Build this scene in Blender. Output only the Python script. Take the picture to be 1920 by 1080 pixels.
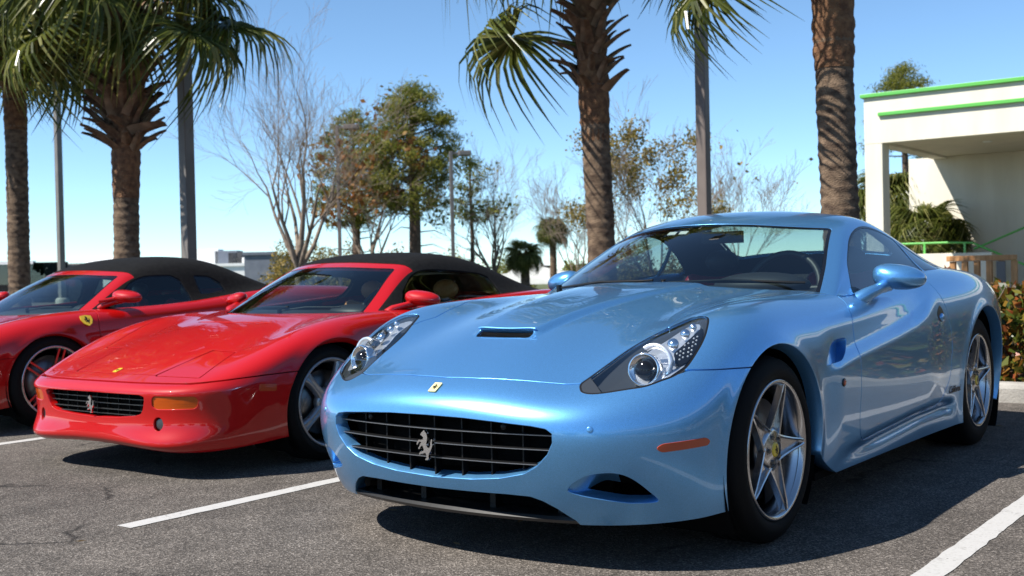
import bpy, math, random
import numpy as np
from mathutils import Matrix, Vector
for o in list(bpy.data.objects): bpy.data.objects.remove(o)
scene = bpy.context.scene
COL = scene.collection
RNG = random.Random(7)
# ------------------------------------------------------------------ camera
CAM_POS = (2.603, -3.887, 1.006)
YAW, PITCH, ROLL = math.radians(36.753), math.radians(-0.780), math.radians(-1.2745)
F_PX = 2135.5                       # focal length in pixels of a 1920 px wide picture
def cam_axes():
    f = np.array([-math.sin(YAW)*math.cos(PITCH), math.cos(YAW)*math.cos(PITCH), math.sin(PITCH)])
    r = np.array([math.cos(YAW), math.sin(YAW), 0.0]); u = np.cross(r, f)
    return math.cos(ROLL)*r+math.sin(ROLL)*u, -math.sin(ROLL)*r+math.cos(ROLL)*u, f
_r, _u, _f = cam_axes()
cam = bpy.data.objects.new('camera', bpy.data.cameras.new('camera')); COL.objects.link(cam)
cam.matrix_world = Matrix(((_r[0], _u[0], -_f[0], CAM_POS[0]), (_r[1], _u[1], -_f[1], CAM_POS[1]),
                           (_r[2], _u[2], -_f[2], CAM_POS[2]), (0, 0, 0, 1)))
cam.data.sensor_width = 36.0; cam.data.lens = F_PX/1920*36
cam.data.clip_start = 0.05; cam.data.clip_end = 3000
cam.data.dof.use_dof = True; cam.data.dof.focus_distance = 4.0; cam.data.dof.aperture_fstop = 5.6
scene.camera = cam
# ------------------------------------------------------------------ sky and sun
SUN_K = (0.46, 0.72)                # shadow offset (x, y) per metre of height
_k = math.hypot(*SUN_K); SUN_EL = math.atan2(1, _k)
SUN_DIR = Vector((-SUN_K[0], -SUN_K[1], 1)).normalized()        # towards the sun
world = bpy.data.worlds.new('World'); scene.world = world; world.use_nodes = True
wn = world.node_tree.nodes; wl = world.node_tree.links
sky = wn.new('ShaderNodeTexSky'); sky.sky_type = 'NISHITA'; sky.sun_disc = False
sky.sun_elevation = SUN_EL; sky.sun_rotation = math.atan2(SUN_DIR.x, SUN_DIR.y)
sky.air_density = 0.6; sky.dust_density = 0.0; sky.ozone_density = 4.0; sky.altitude = 0
tint = wn.new('ShaderNodeMix'); tint.data_type = 'RGBA'; tint.blend_type = 'MULTIPLY'; tint.inputs[0].default_value = 1.0   # white balance of the sky light
tint.inputs[7].default_value = (1.0, 1.09, 1.02, 1.0); wl.new(sky.outputs[0], tint.inputs[6])
wl.new(tint.outputs[2], wn['Background'].inputs[0]); wn['Background'].inputs[1].default_value = 0.112
sun = bpy.data.objects.new('sun', bpy.data.lights.new('sun', 'SUN')); COL.objects.link(sun)
sun.data.energy = 4.9; sun.data.angle = math.radians(0.53); sun.data.color = (1.0, 0.95, 0.87)
sun.rotation_euler = (-SUN_DIR).to_track_quat('-Z', 'Y').to_euler(); sun.location = (-10, -15, 20)
vs = scene.view_settings
vs.view_transform = 'Standard'; vs.look = 'None'; vs.exposure = 0.88; vs.gamma = 1.0; vs.use_curve_mapping = False
# ------------------------------------------------------------------ helpers: objects and materials
def tag(o, label=None, cat=None, group=None, kind=None):
    if label: o['label'] = label
    if cat: o['category'] = cat
    if group: o['group'] = group
    if kind: o['kind'] = kind
    return o
def empty(name, loc=(0, 0, 0), rz=0.0, label=None, cat=None, group=None):
    o = bpy.data.objects.new(name, None); COL.objects.link(o)
    o.location = loc; o.rotation_euler = (0, 0, rz); o.empty_display_size = 0.1
    return tag(o, label, cat, group)
def link(name, me, mat, parent=None):
    o = bpy.data.objects.new(name, me); COL.objects.link(o)
    if mat is not None and not me.materials: me.materials.append(mat)
    if parent is not None: o.parent = parent
    return o
def np_mesh(name, V, T, N=None, smooth=True):
    """V (n,3), T (m,3 or 4) arrays -> mesh datablock, with optional vertex normals"""
    V = np.asarray(V, np.float32); T = np.asarray(T, np.int32)
    me = bpy.data.meshes.new(name); k = T.shape[1]
    me.vertices.add(len(V)); me.vertices.foreach_set('co', V.ravel())
    me.loops.add(T.size); me.loops.foreach_set('vertex_index', T.ravel())
    me.polygons.add(len(T)); me.polygons.foreach_set('loop_start', np.arange(0, T.size, k, dtype=np.int32))
    me.polygons.foreach_set('loop_total', np.full(len(T), k, np.int32))
    me.polygons.foreach_set('use_smooth', np.full(len(T), bool(smooth)))
    me.update(calc_edges=True)
    if N is not None:
        me.normals_split_custom_set_from_vertices(np.asarray(N, float).tolist())
    return me
class MB:
    """collects polygons; build() links them as one mesh object"""
    def __init__(s): s.v = []; s.f = []; s.sm = []
    def add(s, verts, faces, smooth=False):
        b = len(s.v); s.v.extend([tuple(map(float, q)) for q in verts])
        s.f.extend([tuple(b+i for i in f) for f in faces]); s.sm.extend([smooth]*len(faces)); return s
    def box(s, x0, x1, y0, y1, z0, z1, M=None):
        v = [(x, y, z) for x in (x0, x1) for y in (y0, y1) for z in (z0, z1)]
        if M is not None: v = [M @ Vector(q) for q in v]
        return s.add(v, [(0, 1, 3, 2), (4, 6, 7, 5), (0, 4, 5, 1), (2, 3, 7, 6), (0, 2, 6, 4), (1, 5, 7, 3)])
    def tube(s, pts, rad, n=8, caps=True, flat=1.0, up=None):
        pts = [Vector(p) for p in pts]; R = rad if hasattr(rad, '__len__') else [rad]*len(pts)
        ring = []; prev = None
        for i, p in enumerate(pts):
            t = (pts[min(i+1, len(pts)-1)]-pts[max(i-1, 0)]).normalized()
            if prev is None:
                a = Vector(up) if up is not None else (Vector((0, 0, 1)) if abs(t.z) < .9 else Vector((1, 0, 0)))
                prev = (a-t*a.dot(t)).normalized()
            else: prev = (prev-t*prev.dot(t)).normalized()
            b = t.cross(prev)
            ring.append([p+(prev*math.cos(2*math.pi*k/n)*flat+b*math.sin(2*math.pi*k/n))*R[i] for k in range(n)])
        v = [q for rg in ring for q in rg]
        f = [(i*n+k, i*n+(k+1) % n, (i+1)*n+(k+1) % n, (i+1)*n+k) for i in range(len(pts)-1) for k in range(n)]
        s.add(v, f, True)
        if caps:
            s.add(ring[0], [tuple(range(n))[::-1]]); s.add(ring[-1], [tuple(range(n))])
        return s
    def lathe(s, prof, n=32, M=None, closed=False, a0=0.0, a1=2*math.pi, smooth=True):
        """prof: list of (r, h); axis = local z"""
        full = abs(a1-a0-2*math.pi) < 1e-6; m = n if full else n+1
        v = []
        for (r, h) in prof:
            for k in range(m):
                a = a0+(a1-a0)*k/n; v.append(Vector((r*math.cos(a), r*math.sin(a), h)))
        if M is not None: v = [M @ q for q in v]
        L = len(prof); f = []
        for i in range(L if closed else L-1):
            i2 = (i+1) % L
            for k in range(n):
                k2 = (k+1) % m; f.append((i*m+k, i*m+k2, i2*m+k2, i2*m+k))
        return s.add(v, f, smooth)
    def prism(s, poly, h0, h1, M=None, smooth=False):
        """poly: 2-D outline (x, y), extruded along local z"""
        n = len(poly); v = [Vector((p[0], p[1], h0)) for p in poly]+[Vector((p[0], p[1], h1)) for p in poly]
        if M is not None: v = [M @ q for q in v]
        s.add(v, [(k, (k+1) % n, n+(k+1) % n, n+k) for k in range(n)], smooth)
        s.add(v[:n], [tuple(range(n))[::-1]]); s.add(v[n:], [tuple(range(n))]); return s
    def ball(s, c, r, n=12, m=8, sc=(1, 1, 1), M=None):
        v = []; f = []
        for i in range(m+1):
            t = math.pi*i/m
            for k in range(n):
                a = 2*math.pi*k/n; q = Vector((c[0]+r*sc[0]*math.sin(t)*math.cos(a), c[1]+r*sc[1]*math.sin(t)*math.sin(a), c[2]+r*sc[2]*math.cos(t)))
                v.append(M @ q if M is not None else q)
        for i in range(m):
            for k in range(n): f.append((i*n+k, (i+1)*n+k, (i+1)*n+(k+1) % n, i*n+(k+1) % n))
        return s.add(v, f, True)
    def mesh(s, name):
        me = bpy.data.meshes.new(name); me.from_pydata(s.v, [], s.f)
        me.polygons.foreach_set('use_smooth', s.sm); me.update(); return me
    def build(s, name, mat, parent=None): return link(name, s.mesh(name), mat, parent)
def bevel(o, w=0.004, seg=2, ang=35):
    m = o.modifiers.new('bevel', 'BEVEL'); m.width = w; m.segments = seg; m.limit_method = 'ANGLE'; m.angle_limit = math.radians(ang)
    return o
def new_mat(name):
    m = bpy.data.materials.new(name); m.use_nodes = True
    return m, m.node_tree.nodes, m.node_tree.links, m.node_tree.nodes['Principled BSDF']
def setp(b, **k):
    names = dict(col='Base Color', rough='Roughness', metal='Metallic', coat='Coat Weight', coatr='Coat Roughness', spec='Specular IOR Level',
                 trans='Transmission Weight', ior='IOR', alpha='Alpha', sheen='Sheen Weight', emit='Emission Color', emits='Emission Strength', sub='Subsurface Weight')
    for a, v in k.items():
        if a in ('col', 'emit'): v = (*v, 1.0)
        b.inputs[names[a]].default_value = v
def mat(name, col, rough=0.5, **k):
    m, n, l, b = new_mat(name); setp(b, col=col, rough=rough, **k); return m
def noise_mat(name, c1, c2, scale=5.0, rough=0.8, detail=6.0, bump=0.0, bscale=None, lo=0.35, hi=0.65, coord='Object', stretch=None, **k):
    """two-colour noise with optional bump"""
    m, n, l, b = new_mat(name); setp(b, rough=rough, **k)
    tc = n.new('ShaderNodeTexCoord'); src = tc.outputs[coord]
    if stretch:
        mp = n.new('ShaderNodeMapping'); mp.inputs['Scale'].default_value = stretch; l.new(src, mp.inputs[0]); src = mp.outputs[0]
    t = n.new('ShaderNodeTexNoise'); t.inputs['Scale'].default_value = scale; t.inputs['Detail'].default_value = detail; l.new(src, t.inputs['Vector'])
    r = n.new('ShaderNodeValToRGB'); r.color_ramp.elements[0].position = lo; r.color_ramp.elements[1].position = hi
    r.color_ramp.elements[0].color = (*c1, 1); r.color_ramp.elements[1].color = (*c2, 1)
    l.new(t.outputs['Fac'], r.inputs[0]); l.new(r.outputs[0], b.inputs['Base Color'])
    if bump:
        t2 = n.new('ShaderNodeTexNoise'); t2.inputs['Scale'].default_value = bscale or scale*3; t2.inputs['Detail'].default_value = 5; l.new(src, t2.inputs['Vector'])
        bp = n.new('ShaderNodeBump'); bp.inputs['Strength'].default_value = bump; bp.inputs['Distance'].default_value = 0.02
        l.new(t2.outputs['Fac'], bp.inputs['Height']); l.new(bp.outputs[0], b.inputs['Normal'])
    return m
def paint(name, col, metal, rough, flake=0.0):
    m, n, l, b = new_mat(name); setp(b, col=col, metal=metal, rough=rough, coat=1.0, coatr=0.015)
    b.inputs['Coat IOR'].default_value = 1.5
    if flake:
        tc = n.new('ShaderNodeTexCoord'); t = n.new('ShaderNodeTexVoronoi'); t.inputs['Scale'].default_value = 900
        l.new(tc.outputs['Object'], t.inputs['Vector'])
        mx = n.new('ShaderNodeMix'); mx.data_type = 'RGBA'; mx.inputs[0].default_value = 1
        r = n.new('ShaderNodeMapRange'); r.inputs[3].default_value = 1-flake; r.inputs[4].default_value = 1+flake
        s = n.new('ShaderNodeSeparateColor'); l.new(t.outputs['Color'], s.inputs[0]); l.new(s.outputs[0], r.inputs[0])
        hs = n.new('ShaderNodeHueSaturation'); hs.inputs['Color'].default_value = (*col, 1); l.new(r.outputs[0], hs.inputs['Value'])
        l.new(hs.outputs[0], b.inputs['Base Color'])
    return m
def glass(name, tint, refl=1.0):
    """thin window glass: tinted see-through plus a Fresnel mirror"""
    m, n, l, b = new_mat(name); n.remove(b)
    tr = n.new('ShaderNodeBsdfTransparent'); tr.inputs[0].default_value = (*tint, 1)
    gl = n.new('ShaderNodeBsdfGlossy'); gl.inputs['Roughness'].default_value = 0.0; gl.inputs[0].default_value = (refl, refl, refl, 1)
    lw = n.new('ShaderNodeLayerWeight'); lw.inputs[0].default_value = 0.5      # same reflectance from both sides of the pane
    pw = n.new('ShaderNodeMath'); pw.operation = 'POWER'; l.new(lw.outputs['Facing'], pw.inputs[0]); pw.inputs[1].default_value = 4.0
    fr = n.new('ShaderNodeMath'); fr.operation = 'MULTIPLY_ADD'; l.new(pw.outputs[0], fr.inputs[0]); fr.inputs[1].default_value = 0.9; fr.inputs[2].default_value = 0.07
    mx = n.new('ShaderNodeMixShader'); l.new(fr.outputs[0], mx.inputs[0]); l.new(tr.outputs[0], mx.inputs[1]); l.new(gl.outputs[0], mx.inputs[2])
    l.new(mx.outputs[0], n['Material Output'].inputs[0]); return m
M = {}
M['blue'] = paint('blue_paint', (0.135, 0.39, 0.73), 0.78, 0.33, 0.16)
M['red'] = paint('red_paint', (0.40, 0.002, 0.002), 0.0, 0.45); setp(M['red'].node_tree.nodes['Principled BSDF'], spec=0.15)
M['black'] = mat('black_plastic', (0.004, 0.004, 0.0045), 0.5, spec=0.3)
M['liner'] = mat('wheel_well', (0.003, 0.003, 0.003), 0.95, spec=0.1)
M['satin'] = mat('satin_black', (0.02, 0.02, 0.021), 0.32)
M['gloss'] = mat('gloss_black', (0.006, 0.006, 0.007), 0.08)
M['chrome'] = mat('chrome', (0.85, 0.85, 0.86), 0.08, metal=1.0)
M['rim'] = mat('machined_alloy', (0.52, 0.52, 0.53), 0.22, metal=1.0)
M['rim_grey'] = mat('painted_alloy', (0.30, 0.31, 0.33), 0.3, metal=0.8, coat=0.4)
M['disc'] = mat('brake_steel', (0.18, 0.18, 0.18), 0.35, metal=1.0)
M['tyre'] = mat('tyre_rubber', (0.0042, 0.0042, 0.0042), 0.75, spec=0.2)
M['glass'] = glass('window_glass', (0.66, 0.76, 0.74))
M['glass_dark'] = glass('tinted_glass', (0.42, 0.52, 0.56))
M['lens'] = glass('clear_lens', (0.90, 0.93, 0.95))
M['lamp_grey'] = mat('lamp_housing', (0.034, 0.039, 0.046), 0.35, metal=0.1)
M['led'] = mat('led_lens', (0.30, 0.31, 0.33), 0.15, coat=1.0)
M['silver'] = mat('lamp_reflector', (0.80, 0.82, 0.86), 0.28, metal=0.75)
M['amber'] = mat('amber_lens', (0.50, 0.075, 0.002), 0.15, coat=1.0, spec=.2)
M['amber_red'] = mat('marker_lens', (0.42, 0.055, 0.015), 0.2, coat=1.0)
M['yellow'] = mat('badge_yellow', (0.75, 0.52, 0.03), 0.3, coat=0.6)
M['pale_yellow'] = mat('badge_pale', (0.72, 0.66, 0.30), 0.25, coat=0.6)
M['red_plastic'] = mat('red_caliper', (0.35, 0.01, 0.01), 0.35)
M['white_plastic'] = mat('white_plastic', (0.75, 0.75, 0.73), 0.4)
M['leather_black'] = mat('black_leather', (0.018, 0.018, 0.02), 0.5)
M['leather_red'] = mat('red_leather', (0.30, 0.008, 0.02), 0.5)
M['leather_tan'] = mat('tan_leather', (0.55, 0.23, 0.075), 0.55)
M['canvas'] = noise_mat('black_canvas', (0.005, 0.005, 0.0055), (0.009, 0.009, 0.0095), 40, 0.9, bump=0.15, bscale=600, spec=0.12)
# ------------------------------------------------------------------ surface toolkit (numpy)
# <surf>
def bspl_basis(t, m):
    """uniform cubic B-spline with m controls on t in [0, m-3] -> matrix (len(t), m)"""
    t = np.asarray(t, float); i = np.clip(np.floor(t).astype(int), 0, m-4); f = t-i
    B = np.zeros((len(t), m)); r = np.arange(len(t))
    B[r, i] = (1-f)**3/6; B[r, i+1] = (3*f**3-6*f**2+4)/6; B[r, i+2] = (-3*f**3+3*f**2+3*f+1)/6; B[r, i+3] = f**3/6
    return B
def smoother(n, tf, lam):
    """matrix mapping n data at 0..n-1 to a smoothed spline sampled at tf"""
    m = n+2; B = bspl_basis(np.arange(n), m)
    D = np.diff(np.eye(m), 3, axis=0); D2 = np.diff(np.eye(m), 2, axis=0)
    A = B.T @ B+lam*D.T @ D+lam*0.15*D2.T @ D2+1e-9*np.eye(m)
    return bspl_basis(tf, m) @ np.linalg.solve(A, B.T)
def parse(txt):
    rows = []
    for ln in txt.strip().splitlines():
        ln = ln.split('#')[0].strip()
        if ln: rows.append([[float(a) for a in p.split(',')] for p in ln.split()])
    return rows
def fill(rows, ncol, xs):
    """rows given as only their outer points: fill the inner columns from a centre point"""
    out = []
    for r in rows:
        if len(r) < ncol:
            c0 = np.array(r[0]); c5 = np.array(r[1]); k = ncol-len(r)+1
            pts = []
            for j in range(k):
                s = xs[j]/xs[k]
                p = c0+(c5-c0)*np.array([s, s**2, s**2]); pts.append(p.tolist())
            r = pts+r[1:]
        out.append(r)
    return np.array(out)
def fine(n, per):
    return np.concatenate([np.linspace(i, i+1, per[i], endpoint=False) for i in range(n-1)]+[[n-1]])
class Surf:
    def __init__(s, D, pu, pv, lu=0.02, lv=0.02, sym=True):
        D = np.asarray(D, float); nu, nv = D.shape[:2]; s.D = D
        s.pu, s.pv, s.lu, s.lv, s.sym = pu, pv, lu, lv, sym
        s.tu = fine(nu, pu if hasattr(pu, '__len__') else [pu]*(nu-1)); s.tv = fine(nv, pv if hasattr(pv, '__len__') else [pv]*(nv-1))
        s.P = s.ev(s.tu, s.tv)
        e = 0.01
        tv = s.tv
        du = s.ev(np.clip(s.tu+e, 0, nu-1), tv)-s.ev(np.clip(s.tu-e, 0, nu-1), tv)
        dv = s.ev(s.tu, np.clip(tv+e, 0, nv-1))-s.ev(s.tu, np.clip(tv-e, 0, nv-1))
        if sym: dv[:, 0, 1:] = 0
        N = np.cross(dv, du); L = np.linalg.norm(N, axis=2, keepdims=True); s.N = N/np.maximum(L, 1e-12)
    def ev(s, tu, tv):
        nu, nv = s.D.shape[:2]
        A = smoother(nu, tu, s.lu)
        if s.sym:      # mirror the columns about the centre line
            E = np.concatenate([s.D[:, :0:-1]*[-1, 1, 1], s.D], 1); C = smoother(2*nv-1, np.asarray(tv)+nv-1, s.lv)
        else: E = s.D; C = smoother(nv, tv, s.lv)
        P = np.einsum('ai,ijk,bj->abk', A, E, C)
        return P
    def mesh(s):
        a, b = s.P.shape[:2]; I = np.arange(a*b).reshape(a, b)
        q = np.stack([I[:-1, :-1], I[:-1, 1:], I[1:, 1:], I[1:, :-1]], -1).reshape(-1, 4)
        T = np.concatenate([q[:, [0, 1, 2]], q[:, [0, 2, 3]]])
        V = s.P.reshape(-1, 3).copy(); N = s.N.reshape(-1, 3).copy()
        if s.sym:
            V[I[:, 0], 0] = 0; N[I[:, 0], 0] = 0; N /= np.linalg.norm(N, axis=1, keepdims=True)
        U = np.stack(np.meshgrid(s.tu, s.tv, indexing='ij'), -1).reshape(-1, 2)
        return TM(V, N, T, U)
# </surf>
class TM:
    """triangle mesh with vertex normals and surface parameters"""
    def __init__(s, V, N, T, U): s.V, s.N, s.T, s.U = V, N, T, U
    def copy(s): return TM(s.V.copy(), s.N.copy(), s.T.copy(), s.U.copy())
    def clip(s, d):
        """keep d > 0"""
        d = np.where(np.abs(d) < 1e-7, 1e-7, d); T = s.T; p = d[T] > 0; c = p.sum(1)
        keep = T[c == 3]; E = []; new = []; base = len(s.V)
        def roll(T, p, want):
            i = np.argmax(p == want, 1); r = np.arange(len(T)); return T[r, i], T[r, (i+1) % 3], T[r, (i+2) % 3]
        a, b, e = roll(T[c == 1], p[c == 1], True); a2, b2, e2 = roll(T[c == 2], p[c == 2], False)
        ed = np.concatenate([np.stack(x, 1) for x in ((a, b), (a, e), (a2, b2), (a2, e2))]) if len(a)+len(a2) else np.zeros((0, 2), int)
        if len(ed) == 0: return s.compact(keep)
        so = np.sort(ed, 1); uq, inv = np.unique(so, axis=0, return_inverse=True); inv = inv.ravel()
        w = d[uq[:, 0]]/(d[uq[:, 0]]-d[uq[:, 1]]); w = w[:, None]
        mixv = lambda A: A[uq[:, 0]]*(1-w)+A[uq[:, 1]]*w
        V = np.concatenate([s.V, mixv(s.V)]); N = np.concatenate([s.N, mixv(s.N)]); U = np.concatenate([s.U, mixv(s.U)])
        ix = base+inv; n1, n2 = len(a), len(a2)
        ab, ae, cb, ce = ix[:n1], ix[n1:2*n1], ix[2*n1:2*n1+n2], ix[2*n1+n2:]
        T2 = np.concatenate([keep, np.stack([a, ab, ae], 1), np.stack([cb, b2, e2], 1), np.stack([cb, e2, ce], 1)])
        return TM(V, N, T2, U).compact(T2)
    def compact(s, T):
        used = np.unique(T); mp = np.full(len(s.V), -1); mp[used] = np.arange(len(used))
        N = s.N[used]; N = N/np.maximum(np.linalg.norm(N, axis=1, keepdims=True), 1e-9)
        return TM(s.V[used], N, mp[T], s.U[used])
    def boundary(s):
        T = s.T; e = np.concatenate([T[:, [0, 1]], T[:, [1, 2]], T[:, [2, 0]]]); so = np.sort(e, 1)
        uq, first, cnt = np.unique(so, axis=0, return_index=True, return_counts=True)
        return e[first[cnt == 1]]
    def flanged(s, depth=0.014, lip=0.002, skip=None):
        """turn every open edge inwards (centre line excepted)"""
        e = s.boundary(); m = ~((np.abs(s.V[e[:, 0], 0]) < 1e-4) & (np.abs(s.V[e[:, 1], 0]) < 1e-4))
        if skip is not None: m &= ~(skip(s.V[e[:, 0]]) & skip(s.V[e[:, 1]]))
        e = e[m]
        if len(e) == 0: return s
        bv, inv = np.unique(e, return_inverse=True); inv = inv.reshape(-1, 2)
        t = s.V[e[:, 1]]-s.V[e[:, 0]]; t /= np.maximum(np.linalg.norm(t, axis=1, keepdims=True), 1e-9)
        lat = np.cross(t, (s.N[e[:, 0]]+s.N[e[:, 1]])/2)
        L = np.zeros((len(bv), 3)); np.add.at(L, inv[:, 0], lat); np.add.at(L, inv[:, 1], lat)
        L /= np.maximum(np.linalg.norm(L, axis=1, keepdims=True), 1e-9)
        P, Nn = s.V[bv], s.N[bv]; k = len(bv); b = len(s.V)
        V = np.concatenate([s.V, P-Nn*lip+L*lip*.7, P-Nn*depth+L*lip*.7]); N = np.concatenate([s.N, (L+Nn*.25)/1.03, L])
        U = np.concatenate([s.U, s.U[bv], s.U[bv]])
        i0, i1 = e[:, 0], e[:, 1]; j0, j1 = b+inv[:, 0], b+inv[:, 1]
        q = [np.stack([i1, i0, j0], 1), np.stack([i1, j0, j1], 1), np.stack([j1, j0, j0+k], 1), np.stack([j1, j0+k, j1+k], 1)]
        return TM(V, N, np.concatenate([s.T]+q), U)
    def mirrored(s):
        f = np.array([-1, 1, 1]); return TM(s.V*f, s.N*f, s.T[:, ::-1], s.U)
    def both(s):
        m = s.mirrored(); n = len(s.V)
        return TM(np.concatenate([s.V, m.V]), np.concatenate([s.N, m.N]), np.concatenate([s.T, m.T+n]), np.concatenate([s.U, m.U]))
    def offset(s, d): return TM(s.V-s.N*d, s.N, s.T, s.U)
    def obj(s, name, mt, parent): return link(name, np_mesh(name, s.V, s.T, s.N), mt, parent)
def sdpoly(P, poly):
    """signed distance of 2-D points to a polygon, negative inside"""
    poly = np.asarray(poly, float); A = poly; B = np.roll(poly, -1, 0); d2 = np.full(len(P), 1e18); ins = np.zeros(len(P), bool)
    for a, b in zip(A, B):
        e = b-a; w = P-a; t = np.clip((w @ e)/max(e @ e, 1e-12), 0, 1); q = w-t[:, None]*e; d2 = np.minimum(d2, (q*q).sum(1))
        c = (a[1] > P[:, 1]) != (b[1] > P[:, 1])
        ins ^= c & (P[:, 0] < e[0]*(P[:, 1]-a[1])/(e[1] if abs(e[1]) > 1e-12 else 1e-12)+a[0])
    d = np.sqrt(d2); return np.where(ins, -d, d)
def cr(pts, n=8, closed=True):
    """Catmull-Rom through points"""
    P = np.asarray(pts, float); m = len(P); out = []
    for i in range(m if closed else m-1):
        g = (lambda k: P[k % m]) if closed else (lambda k: P[min(max(k, 0), m-1)])
        p0, p1, p2, p3 = g(i-1), g(i), g(i+1), g(i+2)
        for t in np.linspace(0, 1, n, endpoint=False):
            out.append(.5*((2*p1)+(p2-p0)*t+(2*p0-5*p1+4*p2-p3)*t*t+(3*p1-p0-3*p2+p3)*t**3))
    if not closed: out.append(P[-1])
    return np.array(out)
def rpoly(pts, r=0.02, n=5):
    """polygon with rounded corners"""
    P = np.asarray(pts, float); m = len(P); out = []
    for i in range(m):
        p0, p1, p2 = P[i-1], P[i], P[(i+1) % m]; rr = r[i] if hasattr(r, '__len__') else r
        a = p0-p1; b = p2-p1; la, lb = np.linalg.norm(a), np.linalg.norm(b); k = min(rr, la*.45, lb*.45)
        A, B = p1+a/la*k, p1+b/lb*k
        for t in np.linspace(0, 1, n): out.append((1-t)**2*A+2*t*(1-t)*p1+t*t*B)
    return np.array(out)
BIG = 0.5
def frame(ax):
    ax = np.array(ax, float); ax /= np.linalg.norm(ax); up = np.array([0, 0, 1.]) if abs(ax[2]) < .9 else np.array([0, 1., 0])
    a = np.cross(up, ax); a /= np.linalg.norm(a); return a, np.cross(ax, a), ax
def dpoly(m, pts, ax, near=None):
    """signed distance of a mesh's vertices to an outline of 3-D points, seen along axis ax"""
    a, b, n = frame(ax); pts = np.asarray(pts, float); q = np.stack([pts @ a, pts @ b], 1)
    d = sdpoly(np.stack([m.V @ a, m.V @ b], 1), q)
    c = pts.mean(0); rad = np.linalg.norm(pts-c, axis=1).max() if near is None else near
    far = (np.linalg.norm(m.V-c, axis=1) > rad*1.25+.05) | (m.N @ n < -0.05)
    return np.where(far & (d < .03), BIG, d)
def split(m, d, gap=0.003):
    return m.clip(d-gap), m.clip(-d-gap)
# ------------------------------------------------------------------ shapes of the three cars (half bodies, metres, x to the car's left, y to its rear)
# <data>
XS = [0, .16, .34, .50, .64, .76]
BLUE_BODY = fill(parse('''
0,-.805,.165 .16,-.80,.165 .34,-.785,.165 .50,-.75,.165 .64,-.68,.165 .755,-.59,.17 .82,-.51,.175 .855,-.44,.18 .87,-.37,.185 .875,-.27,.19
0,-.865,.255 .16,-.863,.255 .34,-.845,.255 .50,-.805,.255 .64,-.735,.255 .76,-.635,.26 .83,-.54,.262 .868,-.45,.265 .882,-.36,.27 .885,-.25,.28
0,-.915,.38 .16,-.913,.38 .34,-.897,.38 .50,-.855,.38 .645,-.78,.38 .77,-.67,.385 .842,-.56,.385 .878,-.455,.385 .89,-.35,.385 .892,-.23,.38
0,-.922,.50 .16,-.918,.498 .34,-.90,.495 .50,-.86,.495 .645,-.785,.50 .775,-.665,.51 .85,-.545,.515 .885,-.43,.515 .898,-.32,.50 .90,-.20,.47
0,-.903,.57 .16,-.898,.57 .34,-.872,.566 .50,-.815,.568 .645,-.72,.585 .78,-.58,.61 .858,-.45,.62 .892,-.34,.60 .908,-.25,.56 .91,-.16,.52
0,-.80,.637 .16,-.795,.640 .34,-.757,.638 .495,-.675,.638 .635,-.565,.675 .775,-.42,.725 .862,-.32,.715 .898,-.25,.67 .915,-.19,.61 .917,-.12,.55
0,-.56,.728 .16,-.553,.742 .34,-.51,.733 .49,-.44,.735 .63,-.36,.782 .765,-.24,.822 .862,-.18,.785 .903,-.14,.715 .922,-.11,.64 .924,-.07,.57
0,-.22,.823 .16,-.213,.840 .34,-.175,.820 .49,-.12,.812 .63,-.06,.852 .76,.00,.872 .862,.015,.815 .907,.01,.735 .926,.0,.655 .928,0,.58
0,.15,.887 .16,.157,.900 .34,.185,.878 .49,.23,.866 .63,.28,.878 .76,.32,.885 .868,.25,.808 .908,.17,.72 .926,.11,.635 .928,.07,.56
0,.48,.928 .16,.487,.932 .34,.52,.918 .49,.58,.902 .63,.67,.892 .765,.72,.885 .875,.56,.795 .910,.42,.68 .924,.28,.53 .922,.18,.45
0,.80,.955 .765,.98,.883 .882,.82,.795 .910,.74,.67 .918,.64,.45 .895,.52,.14
0,1.1,.96 .79,1.14,.884 .886,1.10,.798 .902,1.08,.67 .925,1.05,.45 .893,1.00,.14
0,1.5,.97 .792,1.5,.910 .886,1.5,.815 .898,1.5,.69 .932,1.5,.47 .897,1.5,.14
0,1.9,.98 .787,1.88,.952 .889,1.88,.85 .910,1.88,.715 .938,1.88,.49 .905,1.88,.15
0,2.3,.985 .80,2.27,.978 .906,2.27,.868 .940,2.27,.735 .946,2.27,.51 .92,2.27,.17
0,2.7,.975 .822,2.67,.968 .922,2.67,.86 .958,2.67,.73 .956,2.67,.50 .93,2.67,.19
0,3.08,.965 .80,3.04,.945 .893,3.04,.84 .932,3.04,.71 .934,3.04,.48 .90,3.02,.21
0,3.40,.955 .735,3.33,.922 .82,3.31,.825 .862,3.29,.70 .868,3.28,.48 .84,3.25,.22
0,3.58,.925 .65,3.50,.895 .75,3.46,.80 .80,3.43,.68 .81,3.41,.48 .79,3.37,.23
0,3.63,.80 .62,3.55,.77 .72,3.50,.71 .77,3.47,.62 .785,3.44,.47 .77,3.39,.25
0,3.61,.60 .60,3.53,.58 .69,3.48,.55 .74,3.45,.51 .76,3.42,.42 .75,3.37,.26
0,3.52,.32 .56,3.45,.32 .64,3.41,.31 .69,3.38,.31 .72,3.36,.30 .72,3.33,.27
'''), 10, XS)
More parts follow.
